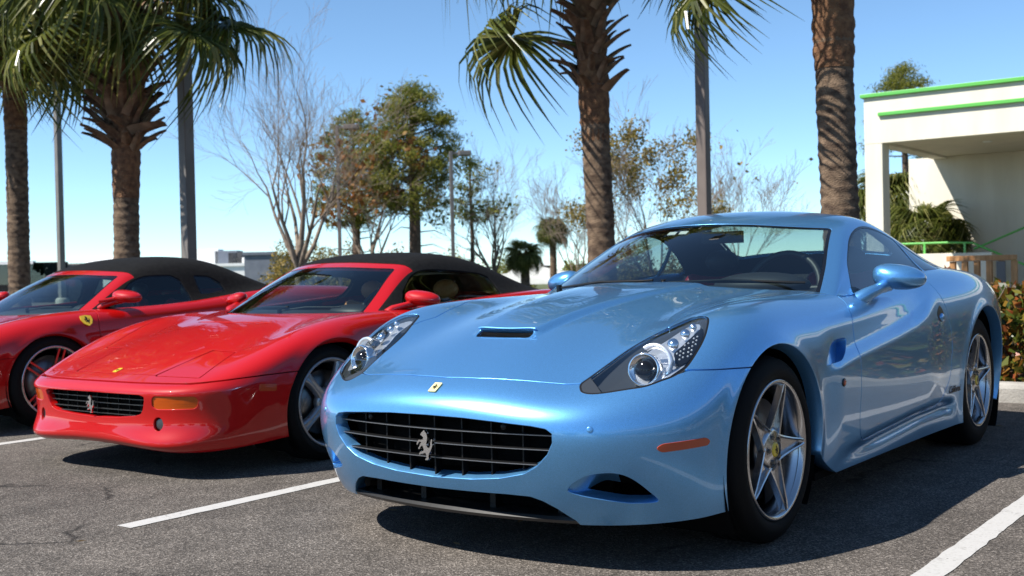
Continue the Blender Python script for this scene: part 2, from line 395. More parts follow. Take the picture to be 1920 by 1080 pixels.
BLUE_TOP = np.array(parse('''
0,.52,.925 .19,.54,.921 .38,.595,.912 .57,.69,.896 .735,.835,.882 .765,.89,.880 .775,.91,.879 .782,.92,.878 .790,.935,.877
0,.82,1.085 .18,.84,1.080 .355,.89,1.063 .525,.98,1.035 .668,1.10,1.008 .71,1.13,1.000 .74,1.14,.960 .768,1.15,.92 .795,1.155,.880
0,1.18,1.238 .15,1.20,1.236 .30,1.25,1.228 .445,1.345,1.218 .560,1.475,1.212 .612,1.50,1.190 .68,1.50,1.09 .745,1.50,.985 .796,1.505,.906
0,1.60,1.290 .15,1.61,1.288 .30,1.645,1.278 .435,1.70,1.260 .545,1.77,1.234 .618,1.80,1.196 .68,1.80,1.10 .74,1.80,1.01 .790,1.80,.938
0,2.00,1.275 .15,2.0,1.272 .30,2.02,1.260 .435,2.05,1.238 .56,2.08,1.195 .652,2.10,1.130 .695,2.10,1.075 .74,2.10,1.02 .788,2.10,.965
0,2.35,1.185 .15,2.35,1.183 .30,2.36,1.172 .45,2.37,1.148 .585,2.38,1.10 .688,2.38,1.045 .725,2.38,1.015 .762,2.38,.99 .798,2.38,.97
0,2.66,1.055 .18,2.66,1.053 .34,2.66,1.046 .49,2.65,1.034 .61,2.63,1.012 .70,2.61,.990 .735,2.60,.98 .765,2.59,.972 .792,2.58,.962
0,2.95,.955 .2,2.95,.955 .36,2.94,.955 .5,2.92,.955 .62,2.88,.953 .69,2.84,.950 .73,2.80,.948 .76,2.77,.945 .785,2.74,.942
'''))
RED_BODY = fill(parse('''
0,-.900,.165 .16,-.900,.163 .34,-.893,.153 .50,-.875,.144 .62,-.83,.140 .725,-.735,.14 .79,-.62,.15 .83,-.48,.16 .845,-.37,.17 .845,-.27,.18
0,-.930,.212 .16,-.930,.210 .34,-.932,.202 .50,-.922,.196 .63,-.875,.197 .74,-.778,.203 .81,-.635,.21 .848,-.48,.22 .858,-.36,.23 .86,-.25,.25
0,-.915,.280 .16,-.915,.280 .34,-.905,.275 .50,-.880,.270 .635,-.835,.275 .75,-.742,.283 .825,-.61,.29 .86,-.46,.295 .87,-.34,.30 .87,-.23,.31
0,-.928,.40 .16,-.928,.40 .34,-.922,.40 .50,-.902,.40 .64,-.853,.40 .76,-.75,.405 .84,-.60,.41 .875,-.44,.415 .885,-.32,.42 .885,-.21,.41
0,-.926,.440 .16,-.926,.440 .34,-.919,.440 .50,-.899,.440 .645,-.848,.442 .765,-.742,.448 .848,-.58,.452 .882,-.42,.455 .892,-.30,.448 .892,-.19,.435
0,-.908,.468 .16,-.908,.468 .34,-.901,.468 .50,-.881,.467 .647,-.828,.468 .768,-.715,.478 .853,-.548,.490 .886,-.39,.490 .897,-.27,.478 .897,-.165,.457
0,-.872,.484 .16,-.872,.484 .34,-.866,.483 .50,-.846,.481 .648,-.800,.482 .770,-.680,.500 .855,-.515,.518 .888,-.36,.515 .900,-.245,.497 .900,-.145,.472
0,-.815,.505 .16,-.815,.505 .34,-.808,.502 .50,-.785,.50 .645,-.735,.505 .77,-.61,.54 .855,-.46,.562 .89,-.32,.555 .905,-.21,.53 .905,-.12,.50
0,-.50,.612 .16,-.50,.612 .34,-.49,.610 .50,-.47,.608 .645,-.43,.618 .77,-.35,.655 .858,-.26,.655 .90,-.18,.625 .917,-.11,.58 .918,-.05,.53
0,-.15,.707 .16,-.15,.707 .34,-.14,.705 .50,-.12,.703 .64,-.08,.718 .765,-.03,.752 .858,.0,.722 .905,.0,.665 .92,.0,.60 .92,.0,.53
0,.13,.765 .16,.13,.765 .34,.15,.763 .50,.17,.760 .64,.21,.768 .765,.27,.788 .862,.25,.738 .905,.18,.665 .92,.13,.59 .92,.10,.52
0,.33,.790 .16,.34,.790 .34,.37,.790 .50,.42,.790 .63,.50,.790 .77,.55,.797 .865,.47,.738 .90,.36,.62 .915,.27,.45 .915,.22,.36
0,.62,.80 .78,.76,.800 .867,.72,.732 .895,.62,.58 .905,.50,.36 .88,.42,.10
0,1.1,.81 .79,1.1,.818 .872,1.1,.742 .897,1.1,.56 .905,1.05,.35 .87,1.0,.12
0,1.5,.83 .80,1.5,.846 .886,1.5,.762 .915,1.5,.57 .92,1.5,.36 .88,1.5,.13
0,1.9,.85 .80,1.9,.868 .90,1.9,.782 .938,1.9,.60 .935,1.9,.38 .90,1.9,.15
0,2.3,.87 .80,2.3,.878 .91,2.3,.79 .95,2.3,.62 .945,2.3,.40 .92,2.3,.18
0,2.7,.87 .78,2.7,.87 .90,2.7,.782 .935,2.7,.61 .93,2.7,.40 .90,2.7,.20
0,3.05,.855 .74,3.03,.85 .85,3.0,.77 .88,2.98,.60 .875,2.95,.42 .85,2.90,.22
0,3.22,.81 .70,3.17,.80 .80,3.12,.71 .83,3.08,.57 .825,3.05,.42 .80,3.0,.24
0,3.26,.60 .68,3.20,.59 .77,3.15,.54 .80,3.11,.48 .80,3.08,.40 .78,3.03,.26
0,3.18,.30 .62,3.13,.30 .71,3.09,.30 .75,3.06,.30 .76,3.04,.30 .75,3.01,.28
'''), 10, XS)
RED_TOP = np.array(parse('''
0,.27,.780 .16,.28,.779 .32,.32,.778 .48,.39,.777 .63,.50,.777 .665,.54,.777 .69,.56,.778 .71,.58,.780 .73,.60,.783
0,.52,.930 .15,.53,.928 .30,.56,.922 .44,.625,.913 .562,.72,.905 .612,.75,.898 .655,.76,.865 .695,.77,.828 .738,.78,.793
0,.88,1.090 .13,.885,1.089 .255,.91,1.085 .375,.96,1.078 .465,1.02,1.070 .528,1.04,1.048 .60,1.05,.965 .675,1.05,.88 .748,1.05,.803
0,1.16,1.140 .13,1.16,1.139 .26,1.17,1.133 .38,1.19,1.122 .485,1.21,1.098 .552,1.22,1.058 .62,1.22,.975 .688,1.22,.89 .754,1.22,.812
0,1.55,1.155 .13,1.55,1.154 .26,1.55,1.147 .39,1.56,1.132 .50,1.57,1.102 .575,1.58,1.048 .638,1.58,.975 .70,1.58,.90 .764,1.58,.838
0,1.85,1.105 .13,1.85,1.104 .26,1.85,1.097 .39,1.85,1.082 .505,1.85,1.052 .592,1.85,1.0 .65,1.85,.95 .705,1.85,.90 .768,1.85,.858
0,2.15,.99 .14,2.15,.99 .27,2.15,.985 .41,2.14,.975 .53,2.13,.953 .62,2.12,.928 .67,2.11,.908 .715,2.1,.888 .768,2.1,.868
0,2.45,.872 .15,2.45,.872 .29,2.44,.871 .43,2.42,.870 .55,2.40,.868 .64,2.36,.867 .69,2.33,.867 .73,2.3,.867 .765,2.28,.866
'''))
ROUND_BODY = fill(parse('''
0,-1.0,.15 .70,-.80,.15 .79,-.66,.155 .84,-.52,.16 .86,-.40,.17 .865,-.27,.18
0,-1.05,.30 .72,-.83,.30 .82,-.66,.30 .87,-.50,.30 .885,-.37,.30 .89,-.24,.31
0,-1.03,.45 .74,-.80,.46 .84,-.62,.46 .885,-.45,.46 .90,-.32,.45 .905,-.20,.43
0,-.90,.55 .75,-.66,.58 .85,-.48,.585 .895,-.34,.565 .915,-.23,.54 .92,-.14,.50
0,-.60,.63 .755,-.42,.69 .86,-.29,.675 .905,-.20,.63 .925,-.13,.58 .93,-.07,.53
0,-.25,.70 .755,-.12,.765 .86,-.07,.73 .91,-.05,.67 .93,-.03,.60 .935,0,.53
0,.05,.755 .76,.18,.795 .86,.15,.745 .91,.12,.67 .93,.09,.59 .935,.08,.52
0,.30,.79 .77,.50,.805 .87,.42,.755 .91,.33,.64 .925,.26,.47 .92,.20,.37
0,.60,.81 .79,.75,.81 .88,.70,.755 .91,.62,.60 .92,.52,.38 .89,.44,.10
0,1.1,.82 .80,1.1,.825 .89,1.1,.765 .905,1.1,.60 .92,1.1,.38 .89,1.0,.12
0,1.5,.85 .80,1.5,.86 .90,1.5,.80 .92,1.5,.62 .93,1.5,.40 .90,1.5,.14
0,1.9,.91 .79,1.9,.915 .915,1.9,.84 .945,1.9,.65 .94,1.9,.42 .91,1.9,.16
0,2.3,.935 .80,2.3,.935 .925,2.3,.85 .96,2.3,.66 .95,2.3,.43 .92,2.3,.18
0,2.7,.925 .79,2.7,.92 .915,2.7,.84 .95,2.7,.65 .945,2.7,.43 .91,2.7,.20
0,3.12,.90 .74,3.08,.90 .85,3.05,.82 .89,3.03,.64 .885,3.0,.43 .86,2.95,.22
0,3.38,.85 .68,3.25,.82 .78,3.20,.75 .82,3.16,.60 .82,3.12,.43 .80,3.06,.25
0,3.42,.60 .66,3.30,.58 .75,3.24,.54 .79,3.20,.48 .80,3.16,.40 .78,3.10,.26
0,3.35,.30 .62,3.24,.30 .70,3.19,.30 .74,3.15,.30 .76,3.12,.30 .75,3.08,.28
'''), 10, XS)
ROUND_TOP = RED_TOP*[1.06, 1, 1]+[0, -.17, 0]
ROUND_TOP[2:7, :7, 2] += np.array([0, .02, .045, .05, .03])[:, None]*np.array([1, 1, 1, 1, .9, .8, .5])
ROUND_TOP[4:, :, 2] += np.array([0, .02, .045, .055])[:, None]
# </data>
# ------------------------------------------------------------------ parts shared by the cars
HORSE = [(-.20, .84), (-.17, .90), (-.09, .97), (-.03, 1.02), (.0, .97), (.08, .90), (.12, .78), (.11, .66), (.08, .56), (.10, .46), (.17, .40), (.23, .41), (.27, .48), (.27, .60), (.31, .72),
         (.36, .70), (.34, .60), (.36, .48), (.31, .36), (.27, .28), (.21, .20), (.19, .10), (.21, .03), (.14, -.03), (.04, -.03), (.07, .03), (.11, .06), (.09, .15), (.05, .22),
         (-.05, .19), (-.16, .17), (-.22, .13), (-.25, .17), (-.19, .24), (-.08, .27), (-.02, .31), (-.06, .40), (-.10, .48), (-.18, .42), (-.22, .34), (-.29, .33), (-.28, .38), (-.23, .44),
         (-.20, .52), (-.14, .57), (-.22, .60), (-.29, .55), (-.33, .47), (-.37, .50), (-.34, .58), (-.28, .66), (-.18, .66), (-.08, .68), (-.06, .76), (-.12, .80)]
def horse_badge(name, mt, parent, M4, size, thick):
    mb = MB(); mb.prism([(x*size, y*size) for x, y in HORSE], 0, thick, M4); o = mb.build(name, mt, parent); return bevel(o, thick*.4, 3, 30) if thick > .005 else o
def basis(o, xa, ya, za):
    return Matrix(((xa[0], ya[0], za[0], o[0]), (xa[1], ya[1], za[1], o[1]), (xa[2], ya[2], za[2], o[2]), (0, 0, 0, 1)))
def on_surface(o, n, up=(0, 0, 1)):
    n = Vector(n).normalized(); up = Vector(up); x = up.cross(n).normalized(); y = n.cross(x); return basis(Vector(o), x, y, n)
RIMX = {}
def wheel(parent, kind, x, y, R, width, rimr, side, steer=0.0, cap='yellow', rot=0.0):
    """a wheel with its tyre, rim, spokes, nuts, disc and caliper; outer rim face at |x|; local z points outwards"""
    W = bpy.data.objects.new('wheel', None); COL.objects.link(W); W.parent = parent; W.empty_display_size = .1
    W.location = (x*side, y, R); W.rotation_euler = (0, math.pi/2*side, 0) if side > 0 else (0, -math.pi/2, 0)
    key = (kind, R, width, rimr, rot)
    if key not in RIMX:
        d = {}
        r = rimr; w = width
        t = MB(); t.lathe([(r-.004, -.012), (r+.006, -.002), (r+.015, .003), (r+.03, .004), ((R+r)/2, .003), (R-.03, -.004), (R-.014, -.013), (R-.005, -.026), (R-.001, -.04), (R, -.055), (R-.0005, -w*.5), (R, -w+.05), (R-.005, -w+.012), (R-.03, -w-.01), (r, -w)], 72)
        for k in range(4):      # tread grooves as raised ribs between them
            z0 = -.048-(w-.09)*k/3.6
            t.lathe([(R-.0015, z0), (R+.0025, z0-.004), (R+.0025, z0-.03), (R-.0015, z0-.034)], 72)
        d['tyre'] = (t.mesh('tyre'), M['tyre'])
        b = MB(); b.lathe([(r-.022, -.02), (r-.016, -.004), (r-.006, .001), (r, -.001), (r+.002, -.010), (r-.004, -.02), (r-.022, -.05), (r-.03, -.10), (r-.03, -w+.02), (r, -w)], 72)
        d['rim'] = (b.mesh('rim'), M['rim'] if kind != 'plain5' else M['rim_grey'])
        dk = MB(); dk.lathe([(.05, -.075), (r*.72, -.075), (r*.72, -.10), (.05, -.10)], 48); d['brake_disc'] = (dk.mesh('brake_disc'), M['disc'])
        bk = MB(); bk.lathe([(.02, -w+.01), (r-.03, -w+.01)], 32); d['hub_back'] = (bk.mesh('hub_back'), M['liner'])
        sp = MB()
        if kind == 'star5':
            for sg in (-1, 1):
                pts = [(.040, .050*sg, -.022), (.085, .036*sg, -.017), (.15, .0225*sg, -.010), (.21, .013*sg, -.004), (r-.008, .0055*sg, -.002)]
                n = len(pts); hw = [.006, .0055, .005, .0045, .005]; dp = .026; v = []; f = []
                for (a, bb, z), h in zip(pts, hw):
                    v += [(a, bb-h, z-.002), (a, bb, z+.0005), (a, bb+h, z-.002), (a, bb+h*1.3, z-dp), (a, bb-h*1.3, z-dp)]
                for i in range(n-1):
                    for k in range(5): f.append((i*5+k, (i+1)*5+k, (i+1)*5+(k+1) % 5, i*5+(k+1) % 5))
                sp.add(v, f, False)
            sp.add([(.04, -.05, -.030), (.10, -.034, -.030), (r-.02, -.008, -.020), (r-.02, .008, -.020), (.10, .034, -.030), (.04, .05, -.030)], [(0, 1, 4, 5), (1, 2, 3, 4)])
        elif kind == 'plain5':
            pts = [(.03, .040, -.022), (.07, .033, -.020), (.12, .0265, -.014), (.17, .026, -.008), (.21, .031, -.005), (r-.012, .044, -.007)]
            v = []; f = []
            for (a, h, z) in pts: v += [(a, -h, z-.028), (a, -h*.86, z-.004), (a, -h*.45, z+.003), (a, -h*.2, z-.002), (a, h*.2, z-.002), (a, h*.45, z+.003), (a, h*.86, z-.004), (a, h, z-.028)]
            for i in range(len(pts)-1):
                for k in range(7): f.append((i*8+k, (i+1)*8+k, (i+1)*8+k+1, i*8+k+1))
            sp.add(v, f, True)
        else:                   # 'pair5': five pairs of slim spokes
            for sg in (-1, 1):
                pts = [(.045, .022*sg, -.024), (.12, .0215*sg, -.014), (r-.012, .021*sg, -.004)]
                v = []; f = []
                for (a, bb, z) in pts: v += [(a, bb-.0085, z-.022), (a, bb-.007, z), (a, bb+.007, z), (a, bb+.0085, z-.022)]
                for i in range(len(pts)-1):
                    for k in range(3): f.append((i*4+k, (i+1)*4+k, (i+1)*4+k+1, i*4+k+1))
                sp.add(v, f, False)
        d['spoke'] = (sp.mesh('spoke'), M['rim'] if kind != 'plain5' else M['rim_grey'])
        h = MB(); h.lathe([(0, -.014), (.034, -.014), (.042, -.018), (.066, -.020), (.082, -.028), (.084, -.06)], 40); d['hub'] = (h.mesh('hub'), M['rim'] if kind != 'plain5' else M['rim_grey'])
        c = MB(); c.lathe([(0, -.008), (.022, -.0085), (.027, -.011), (.028, -.016)], 32); d['centre_cap'] = (c.mesh('centre_cap'), M['yellow'] if cap == 'yellow' else M['rim_grey'])
        hb = MB().prism([(px*.03, (py-.5)*.03) for px, py in HORSE], -.0085, -.0068); d['cap_emblem'] = (hb.mesh('cap_emblem'), M['gloss'])
        nt = MB(); nt.lathe([(0, .003), (.0075, .002), (.009, -.004), (.009, -.02)], 6, smooth=False); nt.lathe([(.015, -.0035), (.0145, -.007), (.0095, -.010)], 20); d['wheel_nut'] = (nt.mesh('wheel_nut'), M['disc'])
        cal = MB(); a0, a1 = -.45, .45
        cal.lathe([(r*.50, -.062), (r*.80, -.062), (r*.83, -.075), (r*.83, -.115), (r*.50, -.115)], 10, None, True, a0, a1, False); d['caliper'] = (cal.mesh('caliper'), M['black'])
        RIMX[key] = d
    d = RIMX[key]
    def part(nm, pa=W, loc=(0, 0, 0), rz=0.0):
        me, mt = d[nm]; o = link(nm, me, mt, pa); o.location = loc; o.rotation_euler = (0, 0, rz); return o
    part('tyre'); rm = part('rim'); part('brake_disc'); part('hub_back'); part('caliper', rz=.5 if side > 0 else math.pi-.5)
    for k in range(5):
        part('spoke', rz=rot+k*2*math.pi/5)
        a = rot+(k+.5)*2*math.pi/5; part('wheel_nut', loc=(.047*math.cos(a), .047*math.sin(a), -.013))
    part('hub'); cp = part('centre_cap')
    if cap == 'yellow':
        e = part('cap_emblem', cp); e.rotation_euler = (0, 0, math.pi/2 if side > 0 else -math.pi/2)
    return W
def liner(parent, x0, x1, y, z, r):
    """inner wheel-well: barrel, closed at its inner end, for both sides"""
    for s in (1, -1):
        mb = MB(); Mx = Matrix.Translation((0, y, z)) @ Matrix.Rotation(math.pi/2, 4, 'Y')
        mb.lathe([(r, x0*s), (r, x1*s)], 30, Mx, False, math.pi*.28, math.pi*1.72)
        mb.lathe([(0, x0*s), (r, x0*s)], 30, Mx, False, math.pi*.28, math.pi*1.72); mb.build('wheel_well', M['liner'], parent)
def torus(mb, R, r, Mx, n=40, m=10, flat=1.0):
    mb.lathe([(R+r*math.cos(2*math.pi*k/m), r*flat*math.sin(2*math.pi*k/m)) for k in range(m)], n, Mx, True)
def seat(parent, x, y, z, mt, tilt=0.30, w=.25, back=.62, head=True):
    """bucket seat with bolsters, backrest and headrest as one part"""
    mb = MB(); rows = []
    prof = [(-.46, .10), (-.40, .15), (-.2, .13), (.0, .12), (.05, .2)]
    prof += [(.05+tilt*h, .12+h) for h in np.linspace(.12, back, 6)]
    prof += [(.05+tilt*back+.02, .12+back+.03)]
    n = 9
    for i, (py, pz) in enumerate(prof):
        for k in range(n):
            s = -1+2*k/(n-1); b = .045*abs(s)**3; ww = w*(1 if i < 8 else .92-.12*(i-8))
            up = (0, 0, 1) if i < 4 else (0, -1, tilt)
            rows.append((x+s*ww, y+py+up[1]*b, z+pz+up[2]*b))
    L = len(prof); f = [(i*n+k, i*n+k+1, (i+1)*n+k+1, (i+1)*n+k) for i in range(L-1) for k in range(n-1)]
    mb.add(rows, f, True)
    o = mb.build('seat', mt, parent); s = o.modifiers.new('thick', 'SOLIDIFY'); s.thickness = .09; s.offset = -1
    o.modifiers.new('round', 'SUBSURF').levels = 1; o.modifiers['round'].render_levels = 2
    if head:
        hb = MB(); hb.ball((x, y+.08+tilt*back+.06, z+.12+back+.10), .115, 14, 8, (.95, .38, .62)); hb.build('headrest', M['leather_black'] if mt is M['leather_red'] else mt, parent)
    return o
def steering(parent, x, y, z, tilt=.42, R=.185):
    mb = MB(); Mx = Matrix.Translation((x, y, z)) @ Matrix.Rotation(math.pi/2-tilt, 4, 'X')
    torus(mb, R, .016, Mx, 40, 10)
    for a in (0, math.pi, -math.pi/2): mb.tube([Mx @ Vector((0, 0, -.01)), Mx @ Vector((R*math.cos(a), R*math.sin(a), 0))], .016, 8)
    mb.ball((0, 0, 0), .06, 12, 8, (1, 1, .5), Mx); return mb.build('steering_wheel', M['leather_black'], parent)
def wiper(parent, a, b, lift=.012):
    a, b = Vector(a), Vector(b); mid = (a+b)/2
    mb = MB(); mb.tube([a, a+(b-a)*.5+Vector((0, -.01, lift)), b], .006, 6); mb.tube([b-(b-a)*.65+Vector((0, -.004, .004)), b+(b-a)*.1], .005, 6); mb.tube([a+Vector((0, 0, -.02)), a+Vector((0, -.004, .015))], .014, 8)
    return mb.build('wiper', M['black'], parent)
def dot(parent, name, p, n, r, mt, h=.003, seg=20, up=(0, 0, 1)):
    mb = MB(); mb.lathe([(r*1.0, -.004), (r, h*.6), (r*.85, h), (0, h*1.15)], seg, on_surface(p, n, up)); return mb.build(name, mt, parent)
def text_mesh(name, s, size, mt, parent, M4):
    cu = bpy.data.curves.new(name, 'FONT'); cu.body = s; cu.size = size; cu.shear = .35; cu.extrude = .0008; cu.align_x = 'CENTER'
    o = bpy.data.objects.new(name, cu); dg = bpy.context.evaluated_depsgraph_get()
    COL.objects.link(o); dg.update(); me = bpy.data.meshes.new_from_object(o.evaluated_get(bpy.context.evaluated_depsgraph_get())); bpy.data.objects.remove(o)
    me.transform(M4); me.materials.clear(); me.materials.append(mt); return link(name, me, mt, parent)
def nearest(m, p):
    i = int(np.argmin(((m.V-np.array(p))**2).sum(1))); return m.V[i], m.N[i]
def uvd(m, poly, su, sv):
    q = np.asarray(poly, float)*[su, sv]; return sdpoly(m.U*[su, sv], q)
# ------------------------------------------------------------------ the blue coupe
def sstep(t): t = np.clip(t, 0, 1); return t*t*(3-2*t)
def P3(s): return np.array([[float(a) for a in q.split(',')] for q in s.split()])
def arch_disp(P, arches, amp, wid):
    x, y, z = P[..., 0], P[..., 1], P[..., 2]; d = 0
    for (cy, cz, r) in arches:
        rr = np.hypot(y-cy, z-cz); d = d+amp*np.exp(-((rr-r)/wid)**2)*(x > .6)
    return d
BLUE_ARCH = [(-.03, .345, .385), (2.645, .345, .425)]
def blue_disp(P):
    x, y, z = P[..., 0], P[..., 1], P[..., 2]; P = P.copy()
    # power dome behind the bonnet vent
    w = .140+np.clip(y+.45, 0, 2)*.15; h = .021*(1-.35*np.clip((y+.45)/.95, 0, 1))
    ed = sstep((w+.022-np.abs(x))/.044)*sstep((y+.475)/.05)*sstep((.75-y)/.2)
    P[..., 2] += h*ed
    # ledge rising along the door, and the flared arch lips
    yl = [.2, .37, .75, 1.04, 1.26, 1.53, 1.70, 1.86, 2.1]; zl = [.56, .600, .650, .678, .700, .735, .772, .82, .88]
    line = np.interp(y, yl, zl); fade = sstep((y-.36)/.2)*sstep((2.0-y)/.35)
    side = (x > .7)
    P[..., 0] += side*fade*.020*sstep((line+.04-z)/.075)*sstep((z-.16)/.35)
    P[..., 0] -= side*fade*.007*np.exp(-((z-line-.075)/.05)**2)
    P[..., 0] += arch_disp(P, BLUE_ARCH, .009, .030)
    # sill skirt: a groove that deepens towards the rear wheel
    sl = np.interp(y, [.43, .71, 1.1, 1.6, 1.95, 2.2], [.228, .256, .273, .300, .303, .29]); sf = sstep((y-.5)/.6)*sstep((2.16-y)/.12)
    P[..., 0] -= side*sf*.024*np.exp(-((z-sl+.022)/.030)**2)
    return P
class DSurf(Surf):
    def __init__(s, D, pu, pv, lu, lv, disp): s.disp = disp; super().__init__(D, pu, pv, lu, lv)
    def ev(s, tu, tv):
        P = super().ev(tu, tv); return s.disp(P) if s.disp else P
def arch_d(m, arches):
    d = np.full(len(m.V), 9.0)
    for cy, cz, r in arches: d = np.minimum(d, np.hypot(m.V[:, 1]-cy, m.V[:, 2]-cz)-r)
    return np.where(m.V[:, 0] < .45, 1.0, d)
def plan_d(m, pts, zmin=.6):
    d = sdpoly(m.V[:, :2], pts); return np.where((m.V[:, 2] < zmin) & (d < .02), BIG, d)
def sym(pts): 
    p = np.asarray(pts); return np.concatenate([p, (p*[-1, 1])[::-1]])
def swept(parent, name, mt, pts, sec, closed=False):
    """sweep a 2-D section (lateral, vertical) along a level path"""
    mb = MB(); pts = [Vector(p) for p in pts]; k = len(sec); v = []
    for i, p in enumerate(pts):
        t = (pts[min(i+1, len(pts)-1)]-pts[max(i-1, 0)]); t.z = 0; t.normalize(); n = Vector((t.y, -t.x, 0))
        v += [p+n*a+Vector((0, 0, b)) for a, b in sec]
    f = [(i*k+j, (i+1)*k+j, (i+1)*k+(j+1) % k, i*k+(j+1) % k) for i in range(len(pts)-1) for j in range(k)]
    mb.add(v, f, False); mb.add(v[:k], [tuple(range(k))]); mb.add(v[-k:], [tuple(range(k))[::-1]])
    return mb.build(name, mt, parent)
def glaze(parent, T, m, wins, mt_body, body_name, su=.34, sv=.13):
    """cut windows (name, uv outline, material, sides) out of a roof surface; returns the body object"""
    for (nm, poly, mt, two) in wins:
        d = uvd(m, poly, su, sv); g = m.clip(-d-.001).offset(.003); m = m.clip(d-.001)
        fr = g; dd = uvd(g, poly, su, sv)
        seal = g.clip(dd+.018).offset(-.0015)
        if two:
            for s, gg in ((1, g), (-1, g.mirrored())): gg.obj(nm, mt, parent)
            seal.obj(nm+'_seal', M['gloss'], parent); seal.mirrored().obj(nm+'_seal', M['gloss'], parent)
        else:
            g.both().obj(nm, mt, parent); seal.both().obj(nm+'_seal', M['gloss'], parent)
    m.offset(.014).both().obj('headliner', M['leather_black'], parent)
    return m.flanged(.012).both().obj(body_name, mt_body, parent)
def mirror(parent, base, c, rad, mt, side, foot=.03, glassy=True):
    """door mirror: stalk from the door and a rounded shell with a glass at its back"""
    g = Vector((side, 1, 1)); base = Vector(base)*1; c = Vector(c)
    mb = MB(); n, k = 28, 14; v = []; f = []
    for i in range(k+1):
        t = math.pi*i/k; yy = -math.cos(t); ring = math.sin(t)
        if yy > .35: yy = .35+(yy-.35)*.12
        for j in range(n):
            a = 2*math.pi*j/n; ca, sa = math.cos(a), math.sin(a)
            sx = math.copysign(abs(ca)**.8, ca)*rad[0]*ring; sz = math.copysign(abs(sa)**.85, sa)*rad[2]*ring*(1.0-.16*ca)
            v.append(((c.x+sx)*side, c.y+yy*rad[1]+sx*.22, c.z+sz-sx*.10))
    for i in range(k):
        for j in range(n):
            q = (i*n+j, i*n+(j+1) % n, (i+1)*n+(j+1) % n, (i+1)*n+j); f.append(q if side > 0 else q[::-1])
    mb.add(v, f, True); sh = mb.build('mirror', mt, parent)
    st = MB(); a = Vector((base.x*side, base.y, base.z)); b = Vector(((c.x-rad[0]*.45)*side, c.y-.01, c.z-rad[2]*.55))
    st.tube([a+Vector((-.03*side, -.01, -.02)), a, a+(b-a)*.55, b], [foot*1.25, foot*1.1, foot*.9, foot*1.2], 16, True, .75); st.build('stalk', mt, sh)
    return sh
def blue_car():
    C = empty('sports_car', (0, 0, 0), 0, 'metallic light blue coupe with a wide dark grille and prancing horse emblem', 'car', 'sports cars parked in a row')
    per = [22]*10+[14]*(len(BLUE_BODY)-11)
    S = DSurf(BLUE_BODY, per, 20, .012, .012, blue_disp); m = S.mesh()
    z, y = m.V[:, 2], m.V[:, 1]
    m = m.clip(np.where(m.V[:, 1] > .2, m.V[:, 2]-.172, 1.0)); m = m.clip(arch_d(m, BLUE_ARCH))
    hole = [(-.5, .515), (0, .515), (.127, .53), (.255, .572), (.398, .645), (.567, .735), (.73, .855), (.762, .93), (.782, 1.15), (.784, 1.5), (.778, 1.8), (.774, 2.1), (.78, 2.4), (.77, 2.58), (.74, 2.72), (.6, 2.84), (.3, 2.91), (0, 2.92), (-.5, 2.92)]
    m = m.clip(plan_d(m, hole, .8))
    F = (0, -1, 0)
    gr = np.array([(0, .523), (.168, .521), (.298, .514), (.424, .505), (.474, .497), (.496, .481), (.496, .449), (.477, .410), (.436, .369), (.385, .340), (.290, .318), (.173, .305), (0, .299)])
    gr3 = np.array([(x, -.89, zz) for x, zz in sym(gr)])
    d = dpoly(m, gr3, F, .75); core = m.clip(-d); m = m.clip(d)
    lo3 = np.array([(x, -.85, zz) for x, zz in sym([(0, .259), (.15, .261), (.30, .264), (.385, .262), (.425, .248), (.465, .222), (.51, .180), (.525, .14), (.525, .02), (0, .02)])])
    d = dpoly(m, lo3, F, .75); m = m.clip(d)
    it = cr(P3('.545,-.814,.322 .580,-.800,.341 .62,-.785,.350 .665,-.755,.350 .703,-.721,.332 .737,-.672,.288 .757,-.640,.247 .70,-.69,.243 .662,-.716,.247 .571,-.780,.266 .520,-.812,.284 .52,-.815,.300'), 5)
    ax_i = (.55, -.83, .05); d = dpoly(m, it, ax_i); duct = m.clip(-d); m = m.clip(d)
    ve = rpoly(P3('.907,.685,.712 .907,.545,.708 .912,.481,.686 .921,.395,.612 .919,.562,.624 .916,.640,.660'), .03)
    d = dpoly(m, ve, (1, 0, 0)); vent = m.clip(-d); m = m.clip(d)
    hl = cr(P3('.516,-.732,.617 .503,-.706,.631 .513,-.661,.652 .530,-.571,.690 .547,-.469,.730 .570,-.382,.762 .605,-.295,.793 .629,-.238,.813 .655,-.190,.830 .690,-.186,.833 .735,-.214,.826 .772,-.298,.791 .786,-.355,.757 .791,-.414,.720 .789,-.485,.676 .772,-.537,.651 .746,-.578,.637 .709,-.630,.620 .661,-.673,.612 .607,-.716,.603 .566,-.740,.600 .535,-.746,.606'), 4)
    ax_h = (.35, -.55, .75); d = dpoly(m, hl, ax_h); lamp = m.clip(-d-.002); m = m.clip(d)
    slot = rpoly([(-.128, -.478), (.128, -.478), (.134, -.437), (-.134, -.437)], .018)
    d = plan_d(m, slot); vmesh = m.clip(-d); m = m.clip(d)
    m.offset(.022).both().obj('inner_shell', M['liner'], C)
    # panels
    hood = [(-.5, -.83), (0, -.803), (.144, -.795), (.268, -.775), (.369, -.752), (.461, -.727), (.515, -.700), (.57, -.6), (.62, -.4), (.60, -.24), (.585, -.17), (.605, -.07), (.632, .06), (.665, .16), (.695, .27), (.728, .50), (.752, .82), (.76, 1.1), (-.5, 1.1)]
    d = plan_d(m, hood, .5); m, bonnet = split(m, d, .0034); bonnet.flanged(.018).both().obj('bonnet', M['blue'], C)
    seam = P3('.0,-.803,.3 .495,-.72,.633 .70,-.63,.63 .795,-.489,.668 .851,-.417,.664 .898,-.268,.662 .92,-.10,.66 .92,-.10,.0 .5,-1.2,.0 0,-1.2,.0')
